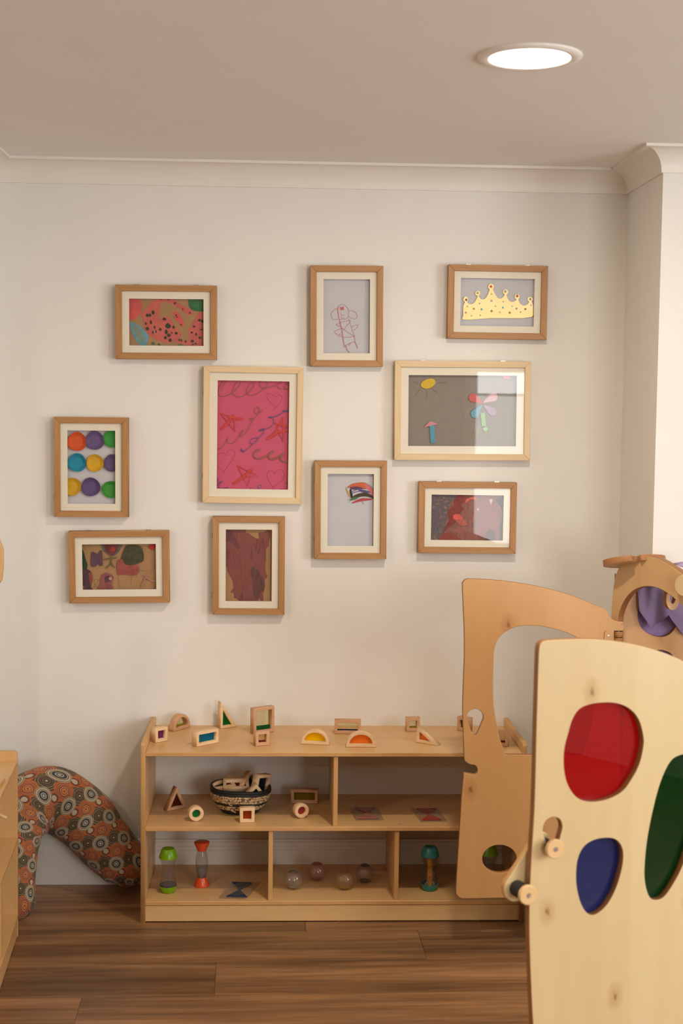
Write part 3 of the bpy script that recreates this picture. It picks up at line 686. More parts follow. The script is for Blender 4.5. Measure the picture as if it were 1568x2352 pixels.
blob(fr, 'crayon_patch', z, [(800, 770), (870, 715), (980, 680), (1090, 680), (1180, 720), (1240, 780), (1240, 800), (1130, 755), (1000, 745), (900, 775), (820, 800)], cm('olive', (72, 64, 50)))
blob(fr, 'crayon_patch', z, [(765, 810), (830, 765), (930, 760), (880, 800), (800, 820)], cm('green', (84, 124, 82)))
blob(fr, 'crayon_patch', z, [(810, 860), (900, 810), (1020, 775), (1190, 790), (1170, 810), (1030, 830), (920, 850), (820, 875)], cm('red', (188, 78, 80)))
strokes(fr, 'pencil_outline', z, [[(715, 825), (800, 760)], [(700, 600), (725, 700), (770, 760)], [(690, 590), (700, 570), (718, 590), (700, 605), (688, 590)], [(715, 575), (830, 500), (950, 483), (1060, 487), (1170, 550), (1225, 620), (1230, 720)], [(990, 845), (1040, 900)], [(1010, 840), (1030, 880)], [(750, 855), (800, 810)]], .0007, cm('graphite', (120, 104, 100)))

# 10 red and blue painting
fr = Frame('oak frame with swirled dark red and blue painting filling the paper', [(962.8, 1106.3), (1187.8, 1108.6), (1183.6, 1271.9), (959.7, 1270.3)], False, 'top', .0235, brushmat('brush_mix', [(92, 70, 64), (150, 80, 74), (128, 84, 76), (164, 92, 84), (110, 84, 76), (138, 74, 68)], R(15), (34, 34, 10), 2.5))
z = fr.zoomer((950, 1100), 6.4)
blob(fr, 'painted_area', z, [(240, 215), (640, 225), (660, 260), (560, 330), (520, 400), (500, 500), (490, 620), (440, 760), (380, 860), (350, 930), (240, 930)], brushmat('brush_blue', [(56, 64, 88), (74, 96, 124), (112, 92, 88), (84, 66, 84), (164, 128, 100), (66, 70, 96)], R(-30), (46, 46, 30), 4))
blob(fr, 'painted_area', z, [(660, 225), (770, 225), (740, 330), (700, 390), (735, 440), (660, 510), (580, 530), (600, 640), (500, 720), (430, 800), (470, 690), (520, 600), (500, 480), (590, 390), (600, 300)], brushmat('brush_crimson', [(112, 40, 38), (136, 52, 46), (120, 46, 44)], R(20), (60, 60, 20)))
blob(fr, 'painted_area', z, [(420, 820), (540, 780), (640, 850), (690, 930), (380, 930)], brushmat('brush_crimson2', [(120, 44, 40), (150, 64, 54), (132, 56, 50)], R(50), (60, 60, 14)))
blob(fr, 'painted_area', z, [(585, 530), (650, 515), (690, 540), (715, 590), (640, 600), (580, 585)], paint('coral_spot', (226, 98, 88)))
blob(fr, 'painted_area', z, [(610, 600), (720, 595), (780, 640), (785, 670), (720, 690), (650, 660)], paint('rose_spot', (178, 92, 86)))
blob(fr, 'painted_area', z, [(750, 350), (780, 290), (840, 265), (900, 260), (915, 310), (880, 300), (820, 310), (780, 350)], paint('coral_arc', (214, 104, 84)))
blob(fr, 'painted_area', z, [(1200, 290), (1260, 285), (1340, 280), (1340, 930), (1250, 930), (1270, 830), (1260, 700), (1300, 560), (1290, 450), (1250, 380), (1210, 340)], brushmat('brush_dark', [(58, 54, 48), (78, 66, 58), (96, 70, 64)], R(10), (40, 40, 12)))
blob(fr, 'painted_area', z, [(1065, 790), (1120, 740), (1180, 760), (1200, 850), (1150, 930), (1060, 910)], paint('umber_spot', (98, 70, 64), .2))
blob(fr, 'painted_area', z, [(1110, 315), (1135, 295), (1152, 315), (1130, 375), (1118, 340)], paint('white_spot', (222, 196, 180)))
blob(fr, 'painted_area', z, [(930, 440), (945, 432), (955, 455), (940, 465)], paint('white_spot', (222, 196, 180)))

# ------------------------------------------------------------------ shelf units
SW, SD, ST = 1.27, .405, .015
SX, SYF = -.444, -.399
ZT, ZM, ZB, ZS = .571, .3216, .0721, .6025
def shelf_unit(loc, rz, label, upper, lower):
    """origin at the front left bottom corner; x along the width, y into the depth"""
    e = empty('shelf_unit', loc, (0, 0, rz)); tag(e, label, 'shelf', 'birch plywood shelf units')
    for x in (ST/2, SW-ST/2):
        me = extrude('side_panel', smooth_side(), [], ST, .001)
        me.transform(Matrix.Rotation(pi/2, 4, 'Z'))
        o = link('side_panel', me, [BIRCH_Z, EDGE['x']], e, (x, 0, 0))
        for p in me.polygons: p.material_index = 0 if abs(p.normal.x) > .8 else 1
    iw = SW-2*ST
    def hb(nm, z_, y0=.0): board(nm, e, (SW/2, (SD+y0)/2, z_-ST/2+.0008), (iw, SD-y0, ST-.001), 'z', BIRCH_X)
    hb('top_board', ZT); hb('middle_shelf', ZM); hb('bottom_shelf', ZB)
    for x in upper: board('divider', e, (x, SD/2+.003, (ZT-ST+ZM)/2), (ST, SD-.006, ZT-ST-ZM-.0005), 'x', BIRCH_Z)
    for x in lower: board('divider', e, (x, SD/2+.003, (ZM-ST+ZB)/2), (ST, SD-.006, ZM-ST-ZB-.0005), 'x', BIRCH_Z)
    board('kick_board', e, (SW/2, .010, .0035+(ZB-ST-.0035)/2), (iw, .015, ZB-ST-.004), 'y', BIRCH_X)
    for x in (.15, SW*.515, SW-.15):
        link('foot', lathe('foot', [(.006, 0), (.007, .003), (.004, .008)], 12), plain('white_plastic', (226, 224, 220), .4), e, (x, .018, 0))
    sc = lathe('screw', [(.0038, 0), (.0035, .0006), (.0012, .0006), (.001, .0001), (0, .0001)], 10)
    for x in upper: 
        for dx, dy in ((.03, .03), (.03, .32)): link('screw', sc, STEEL, e, (x+dx, dy, ZT+.0003))
    for x in lower:
        for dx, dy in ((.012, .03), (.012, .33)): link('screw', sc, STEEL, e, (x+dx, dy, ZM+.0003))
    return e
def smooth_side():
    r = .012; pts = [(0, 0), (SD, 0)]
    for k in range(5): a = k/4*pi/2; pts.append((SD-r+r*cos(a), ZS-r+r*sin(a)))
    for k in range(5): a = pi/2+k/4*pi/2; pts.append((r+r*cos(a), ZS-r+r*sin(a)))
    return pts
def sx_at(px, py=1800): return PY(px, py, SYF).x-SX
shelf_unit((SX, SYF, 0), 0, 'low birch plywood toy shelf standing under the pictures', [sx_at(770.5, 1820)], [sx_at(621, 1990), sx_at(911, 1990)])
c2 = PZ(43, 2147, 0)
# its width runs toward the camera, its open front faces right; the far end panel's front corner sits at c2
s2 = shelf_unit((0, 0, 0), R(90+3.7), 'birch plywood shelf cut off by the left edge, facing right', [.5], [.45, .9])
M2 = Matrix.Rotation(R(90+3.7), 4, 'Z')
s2.location = c2 - (M2 @ Vector((SW, 0, 0)))

# ------------------------------------------------------------------ blocks with coloured panes
ACR = {}
def acr(col, diffuse=.35): return clearmat('acrylic_%s_%d' % (col.strip('#'), int(diffuse*100)), col, diffuse, gloss=.5)
def block(name, kind, loc, rz, wd, ht, t, col, label, beech=False, strip=None, group='wooden window blocks', rot=None, apex=.5, tilt=0.0, diffuse=.35):
    e = empty(name, loc, rot if rot else (tilt, 0, rz)); tag(e, label, 'toy block', group)
    b = .0105
    if kind == 'rect':
        outer = [(-wd/2, 0), (wd/2, 0), (wd/2, ht), (-wd/2, ht)]; inner = [(-wd/2+b, b), (wd/2-b, b), (wd/2-b, ht-b), (-wd/2+b, ht-b)]
    elif kind == 'half':
        n = 20; outer = [(wd/2*cos(pi*k/n), ht*sin(pi*k/n)) for k in range(n+1)]
        inner = [((wd/2-b*1.15)*cos(pi*k/n), b+(ht-2*b)*sin(pi*k/n)) for k in range(n+1)]
    elif kind == 'tri':
        A, B, Cc = Vector((-wd/2, 0)), Vector((wd/2, 0)), Vector((-wd/2+wd*apex, ht))
        outer = [A, B, Cc]; la, lb, lc = (B-Cc).length, (A-Cc).length, (A-B).length
        I = (la*A+lb*B+lc*Cc)/(la+lb+lc); r = abs((B-A).cross(Cc-A))/(la+lb+lc)
        k = 1-b/r*.9; inner = [I+(p-I)*k for p in outer]
    elif kind == 'round':
        outer = circle(wd/2, 36, (0, wd/2)); inner = circle(wd/2-b*1.05, 32, (0, wd/2))
    wm = BLOCKB if beech else BLOCKW
    link('wood_frame', extrude('wood_frame', outer, [inner], t, .0016), wm, e)
    pane = inner
    if strip:
        zs = strip
        hi = max(p[1] for p in inner)
        link('pane', extrude('pane', inner, [], .002, .0001), clearmat('acrylic_pale', (240, 236, 214), .05, gloss=.6), e)
        lowp = []
        N = len(inner)
        for i in range(N):          # clip to the lower band
            p, q = Vector(inner[i]), Vector(inner[(i+1) % N])
            if p.y <= zs: lowp.append(p)
            if (p.y-zs)*(q.y-zs) < 0: lowp.append(p+(q-p)*((zs-p.y)/(q.y-p.y)))
        link('tinted_band', extrude('tinted_band', lowp, [], .004, .0001), acr(col, .5), e)
    else:
        link('pane', extrude('pane', inner, [], .003, .0001), acr(col, diffuse), e)
    return e
def on(px, py, Z): return PZ(px, py, Z+.0005)
TOPZ, MIDZ, BOTZ = ZT+.0005, ZM+.0005, ZB+.0005
B5 = .049
block('square_block', 'rect', on(366, 1702, TOPZ), R(38), B5, B5, .028, '#a04a90', 'small square wooden block with purple pane on the shelf top')
block('arch_block', 'half', on(412, 1674, TOPZ), R(55), .092, .053, .026, '#b0a020', 'half-round beech block with yellow strip behind the purple-paned square', True, strip=.017)
block('triangle_block', 'tri', on(521, 1670, TOPZ), R(32), .066, .096, .024, '#1c8a34', 'tall right-angled triangle block with green pane', apex=.04)
block('rectangle_block', 'rect', on(471, 1709, TOPZ), R(42), .094, B5, .028, '#1090b4', 'rectangular block with bright cyan pane on the shelf top')
block('square_block', 'rect', on(602, 1682, TOPZ), R(33), .084, .090, .026, '#0c6a30', 'largest square beech block with green band across its pane', True, strip=.025)
block('square_block', 'rect', on(600, 1711, TOPZ), R(20), B5, B5, .026, '#8a2418', 'small beech square with dark red band, in front of the largest square', True, strip=.0165)
block('arch_block', 'half', on(724, 1708, TOPZ), R(-9), .096, .050, .026, '#ffd800', 'half-round block with bright yellow pane', diffuse=.5)
block('rectangle_block', 'rect', on(798, 1684, TOPZ), R(-3), .092, B5, .026, '#1c2c6a', 'rectangular beech block with navy band behind the half-rounds', True, strip=.0145)
block('arch_block', 'half', on(828, 1714, TOPZ), R(0), .100, .052, .026, '#ff9a30', 'half-round block with orange pane near the shelf front', diffuse=.5)
block('square_block', 'rect', on(947, 1678, TOPZ), R(6), .048, .048, .026, '#b0a020', 'small beech square with olive yellow band, standing alone', True, strip=.0165)
block('triangle_block', 'tri', on(983, 1707, TOPZ), R(-34), .088, .054, .026, '#ff9a38', 'low triangle block with orange pane and sloping side to the right', apex=.12, diffuse=.5)
block('square_block', 'rect', on(1067, 1678, TOPZ), R(-42), B5, B5, .026, '#7a2a20', 'small beech square seen through the teardrop hole of the wooden panel', True)
block('rectangle_block', 'rect', on(1143, 1711, TOPZ), R(-14), .072, B5, .026, '#8a2418', 'beech block with red band at the right end of the shelf top', True, strip=.0165)
# middle shelf
block('triangle_block', 'tri', on(402, 1857, MIDZ), R(34), .080, .078, .026, '#7a3020', 'equilateral triangle block with brown-red pane on the middle shelf', True)
block('round_block', 'round', on(449, 1884, MIDZ), R(16), .050, .05, .027, '#1c8a44', 'round wooden block with green pane on the middle shelf', diffuse=.5)
block('square_block', 'rect', on(567, 1887, MIDZ), R(5), B5, .050, .026, '#c85a1c', 'small square block with orange-brown pane in front of the basket')
block('rectangle_block', 'rect', on(699, 1843, MIDZ), R(-4), .094, B5, .026, '#a89020', 'rectangular block with olive yellow pane beside the upper divider', True)
block('round_block', 'round', on(690, 1877, MIDZ), R(20), .050, .05, .027, '#c83a44', 'round wooden block with red pane near the middle shelf front', diffuse=.5)

# ------------------------------------------------------------------ basket of blocks
BC = on(552, 1861, MIDZ)
bas = empty('basket', BC); tag(bas, 'round woven basket with black and straw coils on the middle shelf', 'basket')
COILB = plain('black_raffia', (26, 25, 26), .6, var=.3, scale=260, bump=.6)
def strawmat():
    mt, nt, b = newmat('straw_braid'); tc = nd(nt, 'ShaderNodeTexCoord')
    wv = nd(nt, 'ShaderNodeTexWave', wave_type='RINGS', rings_direction='SPHERICAL'); vo = nd(nt, 'ShaderNodeTexVoronoi'); vo.inputs['Scale'].default_value = 150
    lk(nt, tc.outputs['Object'], vo.inputs['Vector']); rp = nd(nt, 'ShaderNodeValToRGB')
    rp.color_ramp.elements[0].color = lin((206, 174, 128)); rp.color_ramp.elements[1].color = lin((96, 68, 44)); rp.color_ramp.elements[0].position = .35; rp.color_ramp.elements[1].position = .75
    lk(nt, vo.outputs['Distance'], rp.inputs['Fac']); lk(nt, rp.outputs['Color'], b.inputs['Base Color']); b.inputs['Roughness'].default_value = .7
    nt.nodes.remove(wv)
    bp = nd(nt, 'ShaderNodeBump'); bp.inputs['Strength'].default_value = .6; bp.inputs['Distance'].default_value = .002; bp.invert = True
    lk(nt, vo.outputs['Distance'], bp.inputs['Height']); lk(nt, bp.outputs['Normal'], b.inputs['Normal']); return mt
STRAW = strawmat()
prof = [(.060, .006), (.068, .0145), (.076, .023), (.0825, .0315), (.088, .040), (.0925, .0485), (.096, .057), (.098, .0655), (.099, .074), (.0985, .0825)]
colr = 'BBSSBSSSBB'
def torus(name, R0, z0, r, wob, seg=72, rs=8, tiltx=0.0):
    bm = bmesh.new(); rings = []
    for k in range(seg):
        a = 2*pi*k/seg; rr = R0*(1+wob*sin(2*a+.6)+.4*wob*sin(5*a)); zz = z0+tiltx*cos(a-.4)+.0015*sin(3*a)
        rings.append([bm.verts.new(((rr+r*cos(2*pi*j/rs))*cos(a), (rr+r*cos(2*pi*j/rs))*sin(a), zz+r*1.0*sin(2*pi*j/rs))) for j in range(rs)])
    for k in range(seg):
        A, Bq = rings[k], rings[(k+1) % seg]
        for j in range(rs): bm.faces.new((A[j], A[(j+1) % rs], Bq[(j+1) % rs], Bq[j]))
    bmesh.ops.recalc_face_normals(bm, faces=bm.faces[:])
    return from_bm(bm, name, True)
for i, (r_, z_) in enumerate(prof):
    link('coil', torus('coil', r_, z_, .0058, .012, tiltx=-.004*(i/9)), STRAW if colr[i] == 'S' else COILB, bas)
link('base', lathe('base', [(0, .0005), (.058, .0005), (.060, .004), (.058, .009), (0, .009)], 40), COILB, bas)
bmx = bmesh.new()
for (a0, z0, a1, z1) in ((-2.35, .062, -1.85, .040), (-2.2, .034, -1.75, .014)):
    pts = []
    for k in range(9):
        t = k/8; a = a0+(a1-a0)*t; zz = z0+(z1-z0)*t
        rr = .060+.041*min(1, (zz/.075))**.7+.0055; pts.append(Vector((rr*cos(a), rr*sin(a), zz)))
    for p, q in zip(pts, pts[1:]):
        d = (q-p); c = (p+q)/2; r = bmesh.ops.create_cone(bmx, segments=6, radius1=.0028, radius2=.0028, depth=d.length*1.15, cap_ends=True)
        bmesh.ops.transform(bmx, matrix=Matrix.Translation(c) @ d.to_track_quat('Z', 'Y').to_matrix().to_4x4(), verts=r['verts'])
link('loose_braid', from_bm(bmx, 'loose_braid', True), STRAW, bas)
def inb(dx, dy, dz): return BC+Vector((dx, dy, dz))
GRP = 'blocks inside the basket'
block('rectangle_block', 'rect', inb(.030, .036, .060), 0, .085, .05, .026, '#5a4030', 'pine block tipped up at the back of the basket', rot=(R(-12), R(-34), R(58)), group=GRP)
block('rectangle_block', 'rect', inb(.062, .0, .056), 0, .070, .070, .024, '#30304a', 'upright pine square leaning on the right rim of the basket', rot=(R(6), R(8), R(52)), group=GRP)
block('rectangle_block', 'rect', inb(-.014, -.022, .074), 0, .088, .05, .026, '#7a3020', 'pine rectangle with red pane lying in the middle of the basket', rot=(R(-64), R(0), R(4)), group=GRP)
block('triangle_block', 'tri', inb(.040, -.050, .060), 0, .090, .048, .024, '#1a4030', 'pine triangle with dark green pane over the front rim of the basket', rot=(R(12), R(-8), R(12)), apex=.70, group=GRP)
block('arch_block', 'half', inb(-.058, -.012, .074), 0, .088, .044, .024, '#24503a', 'pine half-round with dark green pane lying at the left of the basket', rot=(R(-70), R(-6), R(14)), group=GRP)
block('rectangle_block', 'rect', inb(-.030, .038, .074), 0, .075, .04, .022, '#6a5030', 'pine block lying flat at the left rear of the basket', rot=(R(-72), R(8), R(-24)), group=GRP)

# ------------------------------------------------------------------ sand packets
PLAST = clearmat('plastic_film', (246, 243, 238), .05, .12, 1.5, gloss=.5)
def packet(px, py, Z, rz, wd, dp, col, label, skew=0.0):
    e = empty('sand_packet', on(px, py, Z), (0, 0, rz)); tag(e, label, 'sand packet', 'flat packets of coloured sand')
    bm = bmesh.new()
    for k in (0, 1):
        z_ = .0008+.0052*k
        vv = {}
        for i in range(9):
            for j in range(9):
                u, v = i/8-.5, j/8-.5; bulge = (1-(2*u)**4)*(1-(2*v)**4)
                vv[i, j] = bm.verts.new((u*wd+skew*v*dp, v*dp, .0012+(.0045*bulge if k else -.0008*bulge)))
        for i in range(8):
            for j in range(8): bm.faces.new((vv[i, j], vv[i+1, j], vv[i+1, j+1], vv[i, j+1]))
    link('film', from_bm(bm, 'film', True), PLAST, e)
    sm = plain('sand_'+col.strip('#'), col, .8, var=.25, scale=500, bump=.3)
    for s in (1, -1):
        me = extrude('sand', [(0, 0), (wd*.36, s*dp*.40), (-wd*.36, s*dp*.40)] if s > 0 else [(0, 0), (-wd*.36, s*dp*.40), (wd*.36, s*dp*.40)], [], .0032, .0008)
        me.transform(Matrix.Rotation(-pi/2, 4, 'X')); link('sand', me, sm, e, (0, 0, .0028))
packet(841, 1869, MIDZ, R(2), .096, .165, '#b8706a', 'clear packet with two dull pink sand triangles on the middle shelf', -.05)
packet(985, 1872, MIDZ, R(2), .092, .165, '#b42c18', 'clear packet with two bright red sand triangles on the middle shelf', -.07)
packet(550, 2045, BOTZ, R(-6), .096, .175, '#0a2c50', 'clear packet with two dark blue sand triangles on the bottom shelf', .14)

# ------------------------------------------------------------------ shakers, timer, balls
CLEARP = clearmat('clear_plastic', (236, 232, 230), .03, .03, 1.45)
def shaker(px, py, col, label, kind):
    e = empty('toy_shaker', on(px, py, BOTZ)); tag(e, label, 'shaker', 'clear bottle shakers on the bottom shelf')
    cm_ = plain('cap_'+col.strip('#'), col, .3, var=.04, scale=60)
    link('bottom_cap', lathe('bottom_cap', [(0, 0), (.0205, 0), (.024, .004), (.0295, .021), (.0300, .0225), (.0285, .0225), (.024, .006), (0, .005)], 40), cm_, e)
    link('bottle', lathe('bottle', [(.0275, .015), (.0285, .026), (.0265, .040), (.0215, .062), (.0200, .075), (.0205, .088), (.0245, .108), (.0262, .118), (.0262, .124)], 40, caps=False), CLEARP, e)
    link('top_cap', lathe('top_cap', [(.0262, .116), (.0305, .117), (.0308, .121), (.0225, .146), (.020, .149), (0, .149)], 40, caps=False), cm_, e)
    if kind == 'spiral':
        ym = plain('yellow_plastic', (222, 158, 24), .35)
        link('post', lathe('post', [(0, .008), (.009, .008), (.0085, .115), (0, .115)], 20), ym, e)
        for k in range(9):
            zz = .022+k*.0105; a0 = k*1.9
            bm = bmesh.new(); n = 7; L0 = []; L1 = []
            for j in range(n):
                a = a0+j/(n-1)*1.5; z_ = zz+j*.0012; L0.append(bm.verts.new((.0085*cos(a), .0085*sin(a), z_))); L1.append(bm.verts.new((.0185*cos(a), .0185*sin(a), z_+.001)))
            for j in range(n-1): bm.faces.new((L0[j], L1[j], L1[j+1], L0[j+1]))
            r = bmesh.ops.solidify(bm, geom=bm.faces[:], thickness=.0014)
            link('fin', from_bm(bm, 'fin'), ym, e)
        bl = lathe('bead', [(0, -.0035), (.0025, -.0025), (.0035, 0), (.0025, .0025), (0, .0035)], 12)
        random.seed(7)
        for k in range(16):
            a = random.uniform(0, 2*pi); rr = random.uniform(.014, .0205); c = ['#7a9ab8', '#5a3a6a', '#a83a2a', '#6a5a8a', '#c8a020'][k % 5]
            link('bead', bl.copy(), plain('bead_'+c.strip('#'), c, .3), e, (rr*cos(a), rr*sin(a), .012+.0075*(k//6)))
    else:
        link('liquid', lathe('liquid', [(0, .0075), (.022, .0078), (.0265, .018), (.0265, .028), (0, .028)], 32), clearmat('violet_liquid', (120, 104, 128), .3), e)
shaker(386, 2048, '#74a800', 'hourglass shaker with lime green caps standing by the shelf\'s left side', 'plain')
shaker(986, 2043, '#2a8c88', 'hourglass shaker with teal caps and yellow spiral inside', 'spiral')
shaker(1121, 2040, '#70a000', 'lime green capped shaker seen through the oval hole of the wooden panel', 'plain')
e = empty('liquid_timer', on(463, 2034, BOTZ)); tag(e, 'liquid timer with flared orange-red caps on the bottom shelf', 'liquid timer')
OR = plain('orange_plastic', (224, 82, 38), .25, var=.03)
link('bottom_cap', lathe('bottom_cap', [(0, 0), (.0258, 0), (.0262, .004), (.0150, .030), (0, .030)], 40), OR, e)
link('tube', lathe('tube', [(.0145, .0305), (.0175, .050), (.0215, .075), (.0215, .086), (.0185, .105), (.0150, .122)], 40, caps=False), CLEARP, e)
link('liquid', lathe('liquid', [(0, .032), (.0136, .032), (.0165, .050), (.0190, .064), (0, .064)], 32), clearmat('milky_liquid', (206, 204, 200), .22), e)
link('sand_layer', lathe('sand_layer', [(0, .0305), (.0134, .0305), (.0138, .0335), (0, .035)], 24), plain('blue_grains', (40, 50, 60), .6), e)
link('top_cap', lathe('top_cap', [(0, .122), (.0150, .122), (.0262, .148), (.0262, .1515), (.0250, .1525), (0, .1525)], 40), OR, e)

def ball(px, py, r_px, col, gcol, label):
    r = .0325
    c = on(px, py, BOTZ)
    e = empty('glitter_ball', (c.x, c.y, c.z)); tag(e, label, 'ball', 'clear liquid-filled balls on the bottom shelf')
    n = 24; pr = [(r*sin(pi*k/n), r-r*cos(pi*k/n)) for k in range(n+1)]; pr[0] = (0, 0); pr[-1] = (0, 2*r)
    link('shell', lathe('shell', pr, 48, caps=False), clearmat('ball_shell_'+col.strip('#'), col, .10, .03, 1.7, dcol='#d8c8b8'), e)
    gm = plain('glitter_'+gcol.strip('#'), gcol, .3, var=.5, scale=900, bump=.5)
    pr = [(0, .0020)]+[(.90*r*sin(a), r-.93*r*cos(a)) for a in (.2, .35, .5, .62)]+[(0, r-.93*r*cos(.62))]
    link('glitter_bed', lathe('glitter_bed', pr, 30, caps=False), gm, e)
    pr = [(0, 2*r-.0016)]+[(.94*r*sin(a), r+.95*r*cos(a)) for a in (.15, .3, .45, .6)]
    link('floating_glitter', lathe('floating_glitter', list(reversed(pr)), 30, caps=False), clearmat('film_'+gcol.strip('#'), gcol, .30, dcol=gcol), e)
    link('swirl', lathe('swirl', [(0, r-.011), (.006, r-.006), (.007, r+.003), (.003, r+.009), (0, r+.010)], 16), clearmat('ball_swirl', (226, 214, 200), .25), e)
ball(673, 2041, 23, '#f2f0ec', '#9a9a90', 'clear ball with silver glitter, leftmost of four balls')
ball(727, 2022, 23, '#f4dcdc', '#a04a5a', 'clear ball with pink glitter, behind the others')
ball(790, 2042, 23, '#f4ecc0', '#b08a10', 'clear ball with golden yellow glitter')
ball(837, 2026, 22, '#ece6ee', '#3a2c4a', 'clear ball with dark purple glitter, rightmost of four balls')

# ------------------------------------------------------------------ V pillow with circle print
def pillow_mat():
    mt, nt, b = newmat('circle_print_fabric')
    uv = nd(nt, 'ShaderNodeUVMap'); uv.uv_map = 'UVMap'; sp = nd(nt, 'ShaderNodeSeparateXYZ'); lk(nt, uv.outputs[0], sp.inputs[0])
    a = (.043, .070); bb = (.090, -.006); det = a[0]*bb[1]-a[1]*bb[0]
    def M(op, x, y=None, z_=None):
        n = nd(nt, 'ShaderNodeMath', operation=op)
        for i, v in enumerate((x, y, z_)):
            if v is None: continue
            if isinstance(v, (int, float)): n.inputs[i].default_value = v
            else: lk(nt, v, n.inputs[i])
        return n.outputs[0]
    X, Y = sp.outputs[0], sp.outputs[1]
    S = M('ADD', M('MULTIPLY', X, bb[1]/det), M('MULTIPLY', Y, -bb[0]/det))
    T = M('ADD', M('MULTIPLY', X, -a[1]/det), M('MULTIPLY', Y, a[0]/det))
    def dist(s0, t0, r):
        s = M('SUBTRACT', M('FRACT', M('ADD', S, 100.5-s0)), .5); t = M('SUBTRACT', M('FRACT', M('ADD', T, 100.5-t0)), .5)
        x = M('ADD', M('MULTIPLY', s, a[0]), M('MULTIPLY', t, bb[0])); y = M('ADD', M('MULTIPLY', s, a[1]), M('MULTIPLY', t, bb[1]))
        return M('DIVIDE', M('SQRT', M('ADD', M('MULTIPLY', x, x), M('MULTIPLY', y, y))), r)
    def ramp(d, stops):
        rp = nd(nt, 'ShaderNodeValToRGB'); rp.color_ramp.interpolation = 'CONSTANT'; el = rp.color_ramp.elements
        el[0].position = 0; el[0].color = lin(stops[0][1]); el[1].position = stops[1][0]; el[1].color = lin(stops[1][1])
        for p, c in stops[2:]: e_ = el.new(p); e_.color = lin(c)
        lk(nt, d, rp.inputs['Fac']); return rp.outputs['Color']
    Og, Dk, Cr, Rd, Ol, Gy, Nv = (196, 116, 58), (62, 48, 38), (190, 164, 124), (126, 60, 38), (96, 82, 56), (168, 164, 148), (52, 58, 62)
    small = dist(.61, -.09, .0165); blue = dist(.63, .53, .0255); org_ = dist(0, 0, .0275); oli = dist(.22, .42, .0285)
    bigr = dist(.61, -.09, .030)
    layers = [(bigr, ramp(bigr, [(0, Rd), (.5, Og), (.62, Rd), (.75, Og), (.88, (120, 66, 38))])),
              (oli, ramp(oli, [(0, Cr), (.1, Dk), (.2, Ol), (.36, Dk), (.44, Ol), (.52, Dk), (.6, (132, 116, 84)), (.68, Dk), (.76, Ol), (.84, (140, 122, 90)), (.9, Dk)])),
              (org_, ramp(org_, [(0, Dk), (.08, Og), (.26, Rd), (.34, Cr), (.4, Rd), (.5, (176, 96, 60)), (.58, Rd), (.66, (190, 140, 100)), (.71, Rd), (.8, Og), (.88, (120, 60, 30)), (.94, Og)])),
              (small, ramp(small, [(0, Gy), (.2, Cr), (.38, Gy), (.5, Dk), (.6, Rd), (.85, Og), (.93, Rd)])),
              (blue, ramp(blue, [(0, Gy), (.16, Nv), (.24, Gy), (.34, Nv), (.56, Cr), (.64, Nv), (.7, Gy), (.78, Cr), (.88, Nv), (.93, Gy)]))]
    base_ = nd(nt, 'ShaderNodeRGB'); base_.outputs[0].default_value = lin((130, 86, 54)); col = base_.outputs[0]
    for d, c in layers:
        lt = M('LESS_THAN', d, 1.0); mx = nd(nt, 'ShaderNodeMix', data_type='RGBA'); lk(nt, lt, mx.inputs[0]); lk(nt, col, mx.inputs[6]); lk(nt, c, mx.inputs[7]); col = mx.outputs[2]
    lk(nt, col, b.inputs['Base Color']); b.inputs['Roughness'].default_value = .8; b.inputs['Sheen Weight'].default_value = .15
    nz = nd(nt, 'ShaderNodeTexNoise'); nz.inputs['Scale'].default_value = 16; tc = nd(nt, 'ShaderNodeTexCoord'); lk(nt, tc.outputs['Object'], nz.inputs['Vector'])
    bp = nd(nt, 'ShaderNodeBump'); bp.inputs['Strength'].default_value = .35; bp.inputs['Distance'].default_value = .012
    lk(nt, nz.outputs['Fac'], bp.inputs['Height']); lk(nt, bp.outputs['Normal'], b.inputs['Normal'])
    return mt
